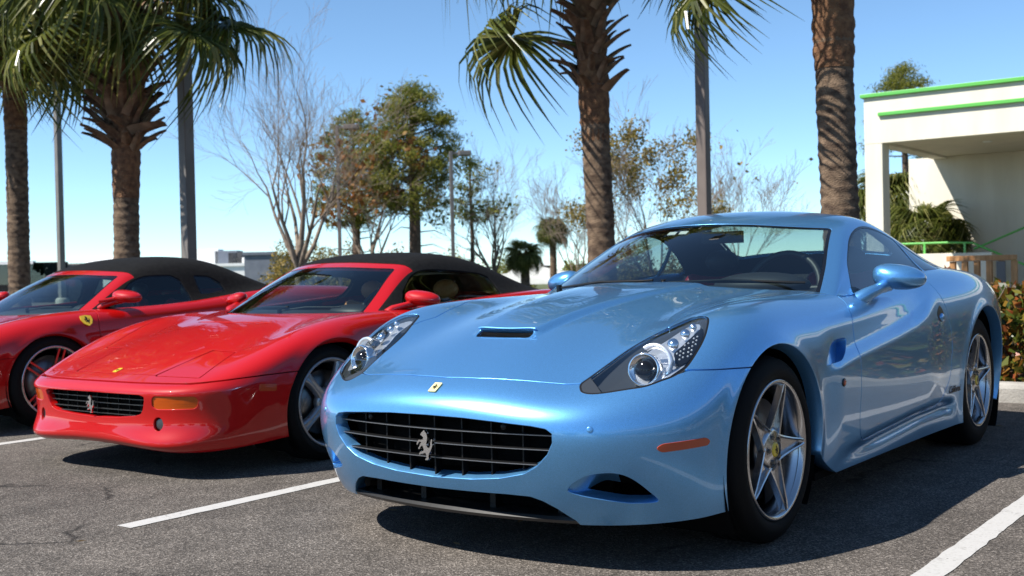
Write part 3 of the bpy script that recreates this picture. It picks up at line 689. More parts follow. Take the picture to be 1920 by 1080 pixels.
    # bumper = everything ahead of the front arch and below the lamp seam
    sy = np.interp(m.V[:, 1], [-1.2, -.73, -.63, -.49, -.41, -.27, -.1], [.63, .632, .628, .668, .664, .661, .66])
    d = np.where(m.V[:, 1] < -.03, m.V[:, 2]-sy, BIG); d = np.where((m.V[:, 0] < .53), np.maximum(d, -1), d)
    d = np.where((m.V[:, 1] < -.55) & (m.V[:, 0] < .52), -.3, d)
    m, bump = split(m, d, .003); bump.flanged(.05, .003).both().obj('front_bumper', M['blue'], C)
    door = rpoly([(0, y_, z_) for y_, z_ in ((.985, .93), (.80, .79), (.742, .66), (.742, .52), (.74, .38), (.80, .262), (1.2, .285), (1.85, .30), (2.02, .42), (2.06, .62), (2.02, .80), (1.93, .97))], .06)
    d = dpoly(m, door+np.array([.92, 0, 0]), (1, 0, 0), 1.2); m, dr = split(m, d, .0034); dr = dr.flanged(.018)
    doors = [dr.obj('door', M['blue'], C), dr.mirrored().obj('door', M['blue'], C)]
    m.flanged(.06).both().obj('body', M['blue'], C)
    # grille
    core.offset(.085).both().obj('grille_backing', M['liner'], C)
    gy = lambda x: -.922+.235*x*x
    wz = [(.470, .482), (.422, .474), (.372, .425), (.34, .31)]
    for zc, xe in wz[:3]:
        pts = [(x, gy(x)+.026, zc) for x in np.linspace(-xe, xe, 25)]
        sl = swept(C, 'grille_bar', M['black'], pts, [(0, -.003), (0, .003), (-.03, .002), (-.03, -.002)])
        swept(sl, 'chrome_edge', M['rim_grey'], [(p[0], p[1]-.0035, p[2]) for p in pts], [(0, -.0011), (0, .0011), (-.003, .0011), (-.003, -.0011)])
    for x in (-.36, -.24, -.12, 0, .12, .24, .36):
        zt = .515-.05*x*x; zb = .305+.28*x*x
        MB().box(x-.003, x+.003, gy(x)+.05, gy(x)+.085, zb, zt).build('grille_post', M['black'], C)
    horse_badge('horse_emblem', M['chrome'], C, on_surface((0.0, -.918, .368), (0, -1, .05)), .098, .012)
    for s in (-1, 1): dot(C, 'parking_sensor', (s*.304, gy(.304)+.030, .492), (s*.1, -1, 0), .011, M['black'], .006)
    # emblem on the nose
    p, n = nearest(bump, (.0, -.862, .612)); Mb = on_surface(p+n*.001, n)
    bd = bevel(MB().prism(rpoly([(-.017, -.0245), (.017, -.0245), (.017, .0245), (-.017, .0245)], .003), 0, .004, Mb).build('nose_badge', M['pale_yellow'], C), .001)
    horse_badge('badge_horse', M['gloss'], bd, Mb @ Matrix.Translation((0, -.012, .0042)), .026, .0012)
    for s in (1, -1):
        f = np.array([s, 1, 1])
        p, n = nearest(bump, (.607, -.81, .496)); dot(C, 'parking_sensor', p*f, n*f, .0105, M['blue'], .002)
        # side marker lamp, following the bumper
        mk = rpoly(P3('.771,-.678,.428 .784,-.660,.441 .864,-.512,.449 .872,-.494,.436 .866,-.502,.423 .782,-.662,.414'), .012)
        mm = bump.clip(-dpoly(bump, mk, (.85, -.5, 0))).offset(-.003).flanged(.006, .001)
        (mm if s > 0 else mm.mirrored()).obj('side_marker', M['amber_red'], C)
        # fender lamp and vent
        p, n = nearest(m, (.921, .539, .540)); r_ = dot(C, 'side_repeater', p*f, n*f, .017, M['gloss'], .004); dot(r_, 'repeater_lens', (p+n*.004)*f, n*f, .011, M['amber_red'], .003)
        vv = vent.copy(); dep = .034*sstep((vv.V[:, 1]-.40)/.22); vv.V = vv.V-vv.N*(.010+dep)[:, None]
        (vv if s > 0 else vv.mirrored()).obj('fender_vent', M['blue'], C)
        # lower air intake: painted ramp and dark duct
        du = duct.copy(); dep = .115*sstep((du.V[:, 0]-.525)/.11); du.V = du.V-du.N*(.012+dep)[:, None]
        a, b = du.clip(.598-du.V[:, 0]), du.clip(du.V[:, 0]-.598)
        for q, nm, mt in ((a, 'intake_ramp', M['blue']), (b, 'intake_duct', M['liner'])): (q if s > 0 else q.mirrored()).obj(nm, mt, C)
        # door handle scoop
        hd = rpoly(P3('.91,1.945,.806 .91,1.868,.758 .92,1.868,.728 .92,1.90,.712 .93,1.955,.716 .93,1.985,.742'), .03)
        dd = dpoly(dr, hd, (1, 0, 0)); hh = dr.clip(-dd-.001)
        rim_ = hh.clip(dpoly(hh, hd, (1, 0, 0))+.006).offset(-.003); hq = hh.copy(); hq.V = hq.V+hq.N*.0012
        dob = doors[0 if s > 0 else 1]
        (hq if s > 0 else hq.mirrored()).obj('door_handle', M['satin'], dob)
        kn = MB(); q, nn = nearest(dr, (.92, 1.93, .735)); kn.ball((0, 0, 0), .034, 16, 10, (1.0, .62, .30), on_surface((q+nn*.001)*f, nn*f)); kn.build('handle_pull', M['blue'], dob)
        # headlamp
        H = bpy.data.objects.new('headlamp', None); COL.objects.link(H); H.parent = C
        lp = lamp if s > 0 else lamp.mirrored()
        dl = dpoly(lamp, hl, ax_h)
        fl = lambda t: t if s > 0 else t.mirrored()
        n2 = np.cross([.083, -.057, -.047], ax_h); n2 = n2/np.linalg.norm(n2); n2 = n2*np.sign((np.array([.513, -.661, .652])-np.array([.516, -.732, .617])) @ n2); pod_d = (lamp.V-np.array([.513, -.661, .652])) @ n2
        fl(lamp.clip(pod_d).offset(.0015)).obj('lamp_lens', M['lens'], H)
        fl(lamp.clip(-pod_d-.002).offset(.001).flanged(.008)).obj('lamp_tip', M['lamp_grey'], H)
        hs = lamp.copy(); dep = .010+.055*sstep(-dl/.05); hs.V = hs.V-hs.N*dep[:, None]; fl(hs).obj('lamp_housing', M['lamp_grey'], H)
        fl(lamp.clip(dl+.008).offset(.0008)).obj('lamp_gasket', M['black'], H)
        sv = cr(P3('.612,-.50,.715 .618,-.438,.744 .645,-.354,.779 .667,-.235,.823 .712,-.245,.821 .768,-.40,.735 .772,-.467,.693 .765,-.495,.681 .740,-.553,.651 .70,-.60,.634 .660,-.60,.650 .625,-.555,.690'), 4)
        ds = dpoly(lamp, sv, ax_h); sm = lamp.clip(-ds); e = dpoly(sm, sv, ax_h); sm.V = sm.V-sm.N*(.022+.018*sstep(-e/.03))[:, None]; fl(sm).obj('reflector', M['silver'], H)
        ld = cr(P3('.734,-.275,.809 .752,-.298,.797 .772,-.350,.764 .776,-.395,.737 .772,-.455,.698 .747,-.482,.696 .728,-.460,.720 .717,-.443,.733 .725,-.391,.758 .732,-.315,.794'), 4)
        de = dpoly(lamp, ld, ax_h); led = lamp.clip(-de).offset(.016).flanged(.01, .001); lo = fl(led).obj('led_panel', M['gloss'], H)
        a_, b_, n_ = frame(ax_h); q2 = np.stack([ld @ a_, ld @ b_], 1); lo2, hi2 = q2.min(0), q2.max(0); th = math.radians(35); pts2 = []
        for i in range(-14, 15):
            for j in range(-14, 15):
                uu = np.array([math.cos(th)*i*.0165-math.sin(th)*j*.0165, math.sin(th)*i*.0165+math.cos(th)*j*.0165])+(lo2+hi2)/2
                if sdpoly(uu[None], q2)[0] < -.007: pts2.append(uu)
        for uu in pts2:
            k = int(np.argmin((led.V @ a_-uu[0])**2+(led.V @ b_-uu[1])**2)); c = led.V[k]*f
            ob = MB(); ob.ball(tuple(c), .0042, 8, 6); ob.build('led', M['led'], lo)
        for (lx, ly, lz, lr) in ((.690, -.400, .745, .020), (.700, -.330, .776, .017), (.706, -.283, .796, .013)):
            dot(H, 'small_lamp', (lx*s, ly, lz), (.3*s, -.8, .5), lr, M['chrome'], .012, 18)
        pc = Vector((.660*s, -.548, .668)); ax = Vector((.16*s, -1, .16)); Mp = on_surface(pc, ax)
        pr = MB(); pr.lathe([(.056, -.03), (.057, .010), (.054, .015), (.049, .013), (.044, .002), (.038, .004), (.036, -.004)], 40, Mp); po = pr.build('projector_ring', M['chrome'], H)
        pl = MB(); pl.lathe([(.037, -.002), (.034, .010), (.026, .018), (.015, .023), (0, .025)], 36, Mp); pl.build('projector_lens', M['gloss'], H)
        pb = MB(); Mq = on_surface(pc+Vector((.012*s, .050, .020)), ax); pb.lathe([(.048, 0), (.054, .018), (.064, .020), (.067, .010), (.060, -.02)], 40, Mq, False, -.7 if s > 0 else 1.0, 2.2 if s > 0 else 3.9); pb.build('projector_shroud', M['silver'], H)
    # bonnet vent
    vmesh.offset(.016).both().obj('vent_backing', M['liner'], C)
    for k in range(-17, 18):
        for sg in (-1, 1):
            x = k*.0075; p0 = nearest(vmesh, (abs(x), -.474, .76))[0]; p1 = nearest(vmesh, (abs(x), -.441, .78))[0]
            MB().tube([(x-sg*.0035, -.476, p0[2]-.007), (x+sg*.0035, -.440, p1[2]-.009)], .0009, 4, False).build('vent_wire', M['black'], C)
    lipz = [nearest(bonnet, (abs(x), -.432, .80))[0] for x in np.linspace(-.138, .138, 17)]
    pts = [(x, -.4395, q[2]-.002) for x, q in zip(np.linspace(-.134, .134, 17), lipz)]
    MB().tube(pts, .0048, 8).build('vent_lip', M['blue'], C)
    # splitter under the lower opening
    sy_ = lambda x: -.822+.27*x*x
    swept(C, 'splitter', M['satin'], [(x, sy_(x)+.004+.45*max(0, abs(x)-.40)**2, .176) for x in np.linspace(-.53, .53, 33)], [(0, -.010), (.010, .002), (0, .012), (-.16, .010), (-.16, -.008)])
    for x in (-.42, -.16, .16, .42): MB().box(x-.012, x+.012, sy_(x)+.06, sy_(x)+.10, .18, .27).build('splitter_strut', M['black'], C)
    swept(C, 'lower_backing', M['liner'], [(x, sy_(x)+.15, .178) for x in np.linspace(-.55, .55, 21)], [(0, 0), (0, .13), (-.01, .13), (-.01, 0)])
    # greenhouse
    T = Surf(BLUE_TOP, 16, 14, .01, .008); tm = T.mesh()
    W1 = rpoly([(-.03, -4), (-.03, 4.02), (.9, 4.06), (1.86, 3.98), (1.9, 3.85), (1.9, -4)], .06)
    SW = rpoly([(.62, 7.95), (.75, 7.1), (1.2, 5.6), (1.75, 5.14), (2.6, 5.06), (3.4, 5.1), (3.78, 5.2), (3.9, 6.2), (3.98, 7.95)], [.1, .22, .22, .22, .22, .2, .06, .1, .03])
    QW = rpoly([(3.82, 5.22), (4.3, 5.45), (4.9, 6.3), (5.15, 7.2), (5.0, 7.95), (4.03, 7.95), (3.94, 6.2)], [.05, .2, .2, .15, .1, .03, .1])
    RW = rpoly([(4.05, -3), (4.05, 3.1), (5.5, 3.2), (5.75, 2.9), (5.75, -3)], .1)
    glaze(C, T, tm, [('windscreen', W1, M['glass'], False), ('side_window', SW, M['glass_dark'], True), ('quarter_window', QW, M['glass_dark'], True), ('rear_window', RW, M['glass'], False)], M['blue'], 'roof')
    for s in (-1, 1):
        mirror(C, (.838, 1.10, .872), (.918, 1.31, .946), (.112, .085, .058), M['blue'], s, .038)
    # wheels and what is behind them
    for s in (1, -1):
        wheel(C, 'star5', .895, 0, .339, .235, .257, s, rot=.31)
        wheel(C, 'star5', .905, 2.67, .355, .275, .257, s, rot=.52)
    liner(C, .60, .885, -.03, .345, .40); liner(C, .58, .91, 2.645, .345, .44)
    MB().box(-.58, .58, -.60, 3.2, .15, .19).box(-.86, .86, .42, 2.18, .155, .185).build('underbody', M['liner'], C)
    # cabin
    db = MB(); pr = [(.62, .74), (.66, .885), (.80, .915), (1.0, .925), (1.16, .90), (1.20, .84), (1.18, .70)]
    v = [(x, y_+.26*(x/.7)**2*(1 if k < 3 else .5), z_-.03*(x/.7)**2) for k, (y_, z_) in enumerate(pr) for x in np.linspace(-.72, .72, 13)]
    db.add(v, [(i*13+j, i*13+j+1, (i+1)*13+j+1, (i+1)*13+j) for i in range(len(pr)-1) for j in range(12)], True)
    db.ball((.36, 1.06, .92), .24, 18, 10, (1, .55, .26)); db.build('dashboard', M['leather_black'], C)
    steering(C, .36, 1.30, .90)
    for q, px_ in enumerate((-.118, -.052)):
        c_ = T.ev([1.70], [abs(px_)*6.2])[0, 0]; n_ = Vector((0, -.45, .9)); MB().prism(rpoly([(-.022, -.016), (.022, -.016), (.022, .016), (-.022, .016)], .004), 0, .003, on_surface((px_, c_[1]+.008, c_[2]-.016), n_)).build('toll_tag', M['white_plastic'], C)
    for s in (-1, 1): seat(C, .37*s, 1.78, .22, M['leather_red'], .36, .25, .60)
    MB().box(-.70, .70, 2.28, 2.36, .4, .96).box(-.72, .72, 2.3, 2.75, .90, .94).build('parcel_shelf', M['leather_black'], C)
    MB().box(-.80, .80, .5, 2.4, .24, .26).build('cabin_floor', M['leather_black'], C)
    for s in (-1, 1): MB().box(.74*s-.02, .74*s+.02, .95, 2.35, .25, .87).build('door_trim', M['leather_black'], C)
    MB().box(-.11, .11, 1.385, 1.41, 1.13, 1.19).build('interior_mirror', M['black'], C)
    wiper(C, (.10, .60, .945), (.62, .80, .935)); wiper(C, (-.52, .68, .925), (.02, .56, .955))
    p, n = nearest(m, (.929, 2.10, .352)); text_mesh('model_script', 'California', .050, M['gloss'], C, on_surface(p+n*.002, n))
    return C
# ------------------------------------------------------------------ the two red convertibles
def convertible_common(C, T, tm, frame_u, wins, sill_y):
    pass
RED_ARCH = [(-.005, .318, .357), (2.45, .325, .365)]
ROUND_ARCH = [(-.01, .325, .330), (2.60, .335, .355)]
def red_disp(P):
    P = P.copy(); P[..., 0] += arch_disp(P, RED_ARCH, .006, .03); return P
def round_disp(P):
    P = P.copy(); P[..., 0] += arch_disp(P, ROUND_ARCH, .008, .035); return P
def cabin(C, dash_y, dash_z, mt, w=.66, seat_y=1.25, seatz=.12, back=.62):
    db = MB(); pr = [(-.30, -.14), (-.28, -.01), (-.12, .01), (.06, .02), (.20, .0), (.24, -.06), (.22, -.18)]
    v = [(x, dash_y+y_+.16*(x/w)**2*(1 if k < 3 else .4), dash_z+z_) for k, (y_, z_) in enumerate(pr) for x in np.linspace(-w, w, 13)]
    db.add(v, [(i*13+j, i*13+j+1, (i+1)*13+j+1, (i+1)*13+j) for i in range(len(pr)-1) for j in range(12)], True)
    db.ball((.34, dash_y+.10, dash_z+.0), .20, 18, 10, (1, .6, .28)); db.build('dashboard', M['leather_black'], C)
    steering(C, .34, dash_y+.34, dash_z-.02, .42, .175)
    for s in (-1, 1): seat(C, .34*s, seat_y, seatz, mt, .36, .24, back)
    MB().box(-w-.06, w+.06, dash_y-.3, seat_y+.6, .2, .215).build('cabin_floor', M['leather_black'], C)
    MB().box(-w, w, seat_y+.42, seat_y+.48, .2, dash_z+.02).build('bulkhead', M['leather_black'], C)
    for s in (-1, 1): MB().box((w+.03)*s-.015, (w+.03)*s+.015, dash_y, seat_y+.5, .2, dash_z).build('door_trim', M['leather_black'], C)
def soft_top(C, T, tm, wins, fu, glazing):
    """cut the glazing, then the painted windscreen frame from the canvas hood"""
    m = tm
    for (nm, poly, mt, two) in wins:
        d = uvd(m, poly, .33, .13); g = m.clip(-d-.001).offset(.003); m = m.clip(d-.001); dd = uvd(g, poly, .33, .13); seal = g.clip(dd+.014).offset(-.0012)
        if two:
            for q in (g, g.mirrored()): q.obj(nm, mt, C)
        else: g.both().obj(nm, mt, C)
        (seal.obj(nm+'_seal', M['gloss'], C), seal.mirrored().obj(nm+'_seal', M['gloss'], C)) if two else seal.both().obj(nm+'_seal', M['gloss'], C)
    u, v = m.U[:, 0], m.U[:, 1]
    lim = np.minimum(fu-u, (5.22-v)*.35+np.maximum(0, .0)); d = lim*.33
    fr = m.clip(d-.001); cv = m.clip(-d-.001)
    fr.flanged(.025).both().obj('windscreen_frame', M['red'], C)
    cv.offset(.012).both().obj('headliner', M['leather_black'], C); cv = cv.offset(-.004); cv.flanged(.03, .004).both().obj('soft_top', M['canvas'], C)
def red_car(loc, rz):
    C = empty('sports_car', loc, rz, 'red wedge-nosed convertible with closed black soft top and orange front indicators', 'car', 'sports cars parked in a row')
    S = DSurf(RED_BODY, [18]*13+[12]*(len(RED_BODY)-14), 20, .003, .006, red_disp); m = S.mesh()
    m = m.clip(np.where(m.V[:, 1] > .2, m.V[:, 2]-.15, 1.0)); m = m.clip(arch_d(m, RED_ARCH))
    hole = [(-.5, .295), (0, .295), (.16, .305), (.34, .34), (.5, .40), (.63, .51), (.70, .60), (.725, .78), (.735, 1.05), (.745, 1.3), (.752, 1.58), (.755, 1.85), (.755, 2.1), (.74, 2.28), (.62, 2.36), (.3, 2.42), (0, 2.43), (-.5, 2.43)]
    m = m.clip(plan_d(m, hole, .7)); F = (0, -1, 0)
    gr = [(0, .432), (.255, .431), (.40, .430), (.43, .420), (.428, .40), (.408, .351), (.388, .327), (.335, .314), (.20, .304), (0, .298)]
    d = dpoly(m, np.array([(x, -.92, z) for x, z in sym(gr)]), F, .7); core = m.clip(-d); m = m.clip(d)
    sg = rpoly(P3('.481,-.910,.413 .500,-.907,.427 .701,-.812,.425 .714,-.802,.406 .708,-.805,.372 .693,-.815,.359 .503,-.902,.355 .476,-.908,.371'), .014)
    ax_s = (.42, -.9, 0); d = dpoly(m, sg, ax_s); sig = m.clip(-d); m = m.clip(d)
    fg = np.array([(.507+.033*math.cos(a), -.903, .283+.036*math.sin(a)) for a in np.linspace(0, 2*math.pi, 24, endpoint=False)])
    d = dpoly(m, fg, (.25, -1, 0)); fog = m.clip(-d); m = m.clip(d)
    m.offset(.02).both().obj('inner_shell', M['liner'], C)
    lid = [(-.5, -.792), (0, -.793), (.345, -.775), (.375, -.60), (.392, -.432), (.572, -.426), (.645, -.20), (.70, .0), (.735, .15), (.76, .42), (.76, .8), (-.5, .8)]
    d = plan_d(m, lid, .4); m, bonnet = split(m, d, .0042)
    slot = rpoly([(-.32, .035), (0, .015), (.32, .035), (.32, .06), (0, .04), (-.32, .06)], .01)
    d = plan_d(bonnet, slot); bonnet = bonnet.clip(d); bonnet.flanged(.016, .001).both().obj('bonnet', M['red'], C)
    pop = rpoly([(.350, -.782), (.645, -.735), (.570, -.432), (.398, -.438)], .012); d = plan_d(m, pop, .4); m, pu = split(m, d, .0042)
    for q in (pu.flanged(.014, .001), pu.flanged(.014, .001).mirrored()): q.obj('headlamp_cover', M['red'], C)
    sy = np.interp(m.V[:, 1], [-1.2, -.86, -.80, -.72, -.63, -.49, -.30, 0], [.484, .484, .484, .493, .501, .510, .515, .52])
    d = np.where(m.V[:, 1] < -.02, m.V[:, 2]-sy, BIG); m, bump = split(m, d, .004); bump.flanged(.04, .003).both().obj('front_bumper', M['red'], C)
    door = rpoly([(.9, y, z) for y, z in ((.62, .92), (.56, .79), (.54, .60), (.56, .34), (.66, .22), (1.3, .23), (1.5, .36), (1.56, .6), (1.52, .92))], .05)
    d = dpoly(m, door, (1, 0, 0), 1.0); m, dr = split(m, d, .0035); dr = dr.flanged(.016)
    for q in (dr, dr.mirrored()):
        o = q.obj('door', M['red'], C); sgn = 1 if q is dr else -1
        MB().ball((.893*sgn, 1.40, .72), .05, 12, 8, (.25, 1.0, .32)).build('door_handle', M['red'], o)
    m.flanged(.06).both().obj('body', M['red'], C)
    core.offset(.06).both().obj('grille_backing', M['liner'], C)
    gy = lambda x: -.929+.06*x*x+.03
    for zc, xe in ((.400, .415), (.372, .405), (.342, .39), (.318, .33)):
        swept(C, 'grille_bar', M['disc'], [(x, gy(x), zc) for x in np.linspace(-xe, xe, 17)], [(0, -.0014), (0, .0014), (-.02, .001), (-.02, -.001)])
    for x in np.arange(-.36, .37, .09): MB().box(x-.0015, x+.0015, gy(x)+.012, gy(x)+.03, .306, .428).build('grille_post', M['black'], C)
    horse_badge('horse_emblem', M['chrome'], C, on_surface((0, -.925, .322), (0, -1, .05)), .088, .010)
    p, n = nearest(bonnet, (.0, -.782, .528)); p, n = nearest(bonnet, (0, -.755, .53)); Mb = on_surface(p+n*.001, n)
    bd = MB().prism(rpoly([(-.016, -.024), (.016, -.024), (.016, .024), (-.016, .024)], .003), 0, .003, Mb).build('nose_badge', M['yellow'], C)
    horse_badge('badge_horse', M['gloss'], bd, Mb @ Matrix.Translation((0, -.011, .0032)), .024, .001)
    for s in (1, -1):
        fl = lambda q: q if s > 0 else q.mirrored()
        a = sig.copy(); a.V = a.V-a.N*(.006+.0012*np.cos(a.V[:, 2]*2*math.pi/.012))[:, None]; o = fl(a).obj('indicator', M['amber'], C)
        fl(sig.offset(.03)).obj('indicator_bowl', M['amber_red'], o)
        H = fl(fog.offset(.03)).obj('fog_lamp_bowl', M['black'], C)
        dot(H, 'fog_lamp', (.505*s, -.872, .281), (.25*s, -1, 0), .029, M['disc'], .0015, 24)
        mk = rpoly(P3('.859,-.532,.466 .880,-.435,.459 .878,-.435,.424 .859,-.534,.432'), .006); mm = bump.clip(-dpoly(bump, mk, (.95, -.3, 0))).offset(-.0025).flanged(.006, .001); fl(mm).obj('side_marker', M['amber_red'], C)
        mirror(C, (.725, .645, .800), (.835, .80, .862), (.108, .072, .046), M['red'], s, .030)
    # soft top and glazing
    T = Surf(RED_TOP, 16, 14, .006, .006); tm = T.mesh()
    W1 = rpoly([(-.05, -4), (-.05, 3.92), (.9, 4.0), (1.82, 4.0), (1.88, 3.85), (1.88, -4)], .05)
    SW = rpoly([(.75, 7.95), (.9, 7.1), (1.3, 5.9), (1.85, 5.40), (2.5, 5.35), (4.35, 5.45), (4.55, 5.7), (4.60, 6.5), (4.55, 7.6), (4.4, 7.95)], .12)
    QW = rpoly([(3.25, 5.75), (4.25, 5.75), (4.42, 6.1), (4.42, 6.9), (4.2, 7.2), (3.25, 7.2)], .08)
    RW = rpoly([(4.6, -2.4), (4.6, 2.4), (5.6, 2.5), (5.7, 2.3), (5.7, -2.3)], .1)
    soft_top(C, T, tm, [('windscreen', W1, M['glass'], False), ('side_window', SW, M['glass'], True), ('rear_window', RW, M['glass'], False)], 2.12, M['glass'])
    for s in (1, -1):
        wheel(C, 'plain5', .845, 0, .318, .22, .246, s, cap='grey', rot=.22); wheel(C, 'plain5', .86, 2.45, .325, .26, .246, s, cap='grey', rot=.7)
    liner(C, .56, .85, -.005, .318, .37); liner(C, .54, .87, 2.45, .325, .38)
    MB().box(-.52, .52, -.70, 3.0, .14, .17).box(-.83, .83, .40, 2.04, .145, .168).build('underbody', M['liner'], C)
    cabin(C, .62, .775, M['leather_tan'], .62, 1.28, .08, .60)
    wiper(C, (.06, .36, .802), (.42, .47, .82)); wiper(C, (-.30, .40, .80), (.10, .36, .825))
    MB().box(-.10, .10, .98, 1.0, 1.0, 1.05).build('interior_mirror', M['black'], C)
    return C
def round_car(loc, rz):
    C = empty('sports_car', loc, rz, 'red round-bodied convertible with black soft top and yellow shield on its wing', 'car', 'sports cars parked in a row')
    S = DSurf(ROUND_BODY, [16]*9+[12]*(len(ROUND_BODY)-10), 18, .008, .008, round_disp); m = S.mesh()
    m = m.clip(np.where(m.V[:, 1] > .2, m.V[:, 2]-.15, 1.0)); m = m.clip(arch_d(m, ROUND_ARCH))
    hole = [(x_, y_-.11) for x_, y_ in ((-.5, .235), (0, .235), (.17, .245), (.36, .28), (.53, .34), (.665, .45), (.735, .54), (.765, .72), (.78, .99), (.788, 1.24), (.796, 1.52), (.79, 1.79), (.785, 2.04), (.77, 2.2), (.65, 2.30), (.3, 2.36), (0, 2.37), (-.5, 2.37))]
    m = m.clip(plan_d(m, hole, .7)); F = (0, -1, 0)
    for x0 in (.38,):
        gr = rpoly([(x0+dx, -1.0, z) for dx, z in ((-.16, .38), (.2, .37), (.22, .26), (.1, .2), (-.2, .22))], .05); d = dpoly(m, gr, (.2, -1, 0)); core = m.clip(-d); m = m.clip(d); [q.obj('intake_backing', M['liner'], C) for q in (core.offset(.08), core.offset(.08).mirrored())]
    hl = cr([(.58, -.70, .56), (.60, -.55, .61), (.64, -.36, .68), (.72, -.30, .71), (.77, -.40, .69), (.76, -.56, .63), (.70, -.70, .57)], 5)
    d = dpoly(m, hl, (.3, -.5, .8)); lamp = m.clip(-d-.002); m = m.clip(d)
    for q in (lamp, lamp.mirrored()):
        o = q.obj('headlamp', M['lens'], C); q.offset(.03).obj('lamp_housing', M['silver'], o)
    m.offset(.02).both().obj('inner_shell', M['liner'], C)
    lid = [(-.5, -.80), (0, -.80), (.3, -.76), (.5, -.62), (.58, -.4), (.62, -.1), (.66, .2), (.70, .50), (.70, .9), (-.5, .9)]
    d = plan_d(m, lid, .4); m, bonnet = split(m, d, .0042); bonnet.flanged(.016, .001).both().obj('bonnet', M['red'], C)
    sy = .505; d = np.where(m.V[:, 1] < -.1, np.maximum(m.V[:, 2]-sy, -1), BIG); m, bump = split(m, d, .0025); bump.flanged(.03).both().obj('front_bumper', M['red'], C)
    door = rpoly([(.9, y, z) for y, z in ((.50, .93), (.385, .79), (.352, .70), (.36, .55), (.42, .36), (.56, .24), (1.3, .25), (1.5, .40), (1.54, .62), (1.50, .93))], .05)
    d = dpoly(m, door, (1, 0, 0), 1.0); m, dr = split(m, d, .0035); dr = dr.flanged(.016)
    for q in (dr, dr.mirrored()): q.obj('door', M['red'], C)
    body = m.flanged(.06).both().obj('body', M['red'], C)
    for s in (1, -1):
        f = np.array([s, 1, 1]); p, n = nearest(m, (.872, .275, .730)); Ms = on_surface((p+n*.0015)*f, n*f)
        sh = [(-.042, .034), (0, .040), (.042, .034), (.046, .0), (.030, -.034), (0, -.054), (-.030, -.034), (-.046, .0)]
        bd = MB().prism(sh, 0, .004, Ms).build('shield_badge', M['yellow'], C); horse_badge('badge_horse', M['gloss'], bd, Ms @ Matrix.Translation((0, -.028, .0042)), .056, .001)
        mirror(C, (.745, .50, .830), (.865, .62, .892), (.115, .080, .046), M['red'], s, .026)
        MB().tube([(.74*s, .46, .862), (.78*s, .52, .872), (.80*s, .56, .880)], .014, 10).build('mirror_arm', M['red'], C)
    T = Surf(ROUND_TOP, 16, 14, .006, .006); tm = T.mesh()
    W1 = rpoly([(-.05, -4), (-.05, 3.92), (.9, 4.0), (1.82, 4.0), (1.88, 3.85), (1.88, -4)], .05)
    SW = rpoly([(.75, 7.95), (.9, 7.1), (1.3, 5.9), (1.85, 5.40), (2.5, 5.35), (3.35, 5.45), (3.55, 5.9), (3.62, 7.0), (3.6, 7.95)], .12)
    QW = rpoly([(3.95, 5.5), (4.4, 5.6), (4.7, 6.2), (4.75, 7.2), (3.92, 7.2)], .12)
    RW = rpoly([(4.7, -2.4), (4.7, 2.4), (5.6, 2.5), (5.7, 2.3), (5.7, -2.3)], .1)
    soft_top(C, T, tm, [('windscreen', W1, M['glass'], False), ('side_window', SW, M['glass'], True), ('quarter_window', QW, M['glass'], True), ('rear_window', RW, M['glass'], False)], 2.12, M['glass'])
    for s in (1, -1):
        wheel(C, 'pair5', .905, 0, .325, .215, .246, s, cap='grey', rot=.35); wheel(C, 'pair5', .91, 2.60, .335, .27, .246, s, cap='grey', rot=.1)
    liner(C, .60, .90, -.01, .325, .345); liner(C, .56, .91, 2.60, .335, .37)
    MB().box(-.54, .54, -.75, 3.1, .14, .17).box(-.85, .85, .38, 2.2, .145, .168).build('underbody', M['liner'], C)
    cabin(C, .56, .785, M['leather_red'], .64, 1.22, .10, .60)
    wiper(C, (.06, .30, .802), (.42, .41, .82)); MB().box(-.10, .10, .93, .95, 1.03, 1.08).build('interior_mirror', M['black'], C)
    return C
# ------------------------------------------------------------------ the place: ground, planting, buildings
CP = np.array(CAM_POS)
def spot(px, D, z=None, py=None):
    """point at forward distance D in the direction of picture column px (row py), or on height z"""
    if py is None: py = 492
    p = CP+_f*D+_r*((px-960)/F_PX*D)-_u*((py-540)/F_PX*D)
    if z is not None: p = np.array([p[0], p[1], z])
    return p
def height(px, py, D): return float(spot(px, D, None, py)[2])
def leaf_mat(name, cols, trans=0.35, rough=0.5, scale=1.2, spec=.3):
    """foliage: a colour per leaf, larger light and dark patches, some light through the blade"""
    m, n, l, b = new_mat(name); setp(b, rough=rough, spec=spec)
    g = n.new('ShaderNodeNewGeometry'); r = n.new('ShaderNodeValToRGB'); r.color_ramp.interpolation = 'LINEAR'
    els = r.color_ramp.elements
    while len(els) < len(cols): els.new(.5)
    for i, c in enumerate(cols): els[i].position = i/(len(cols)-1); els[i].color = (*c, 1)
    l.new(g.outputs['Random Per Island'], r.inputs[0]); l.new(r.outputs[0], b.inputs['Base Color'])
    t = n.new('ShaderNodeBsdfTranslucent'); l.new(r.outputs[0], t.inputs[0])
    mx = n.new('ShaderNodeMixShader'); mx.inputs[0].default_value = trans; l.new(b.outputs[0], mx.inputs[1]); l.new(t.outputs[0], mx.inputs[2]); l.new(mx.outputs[0], n['Material Output'].inputs[0])
    return m
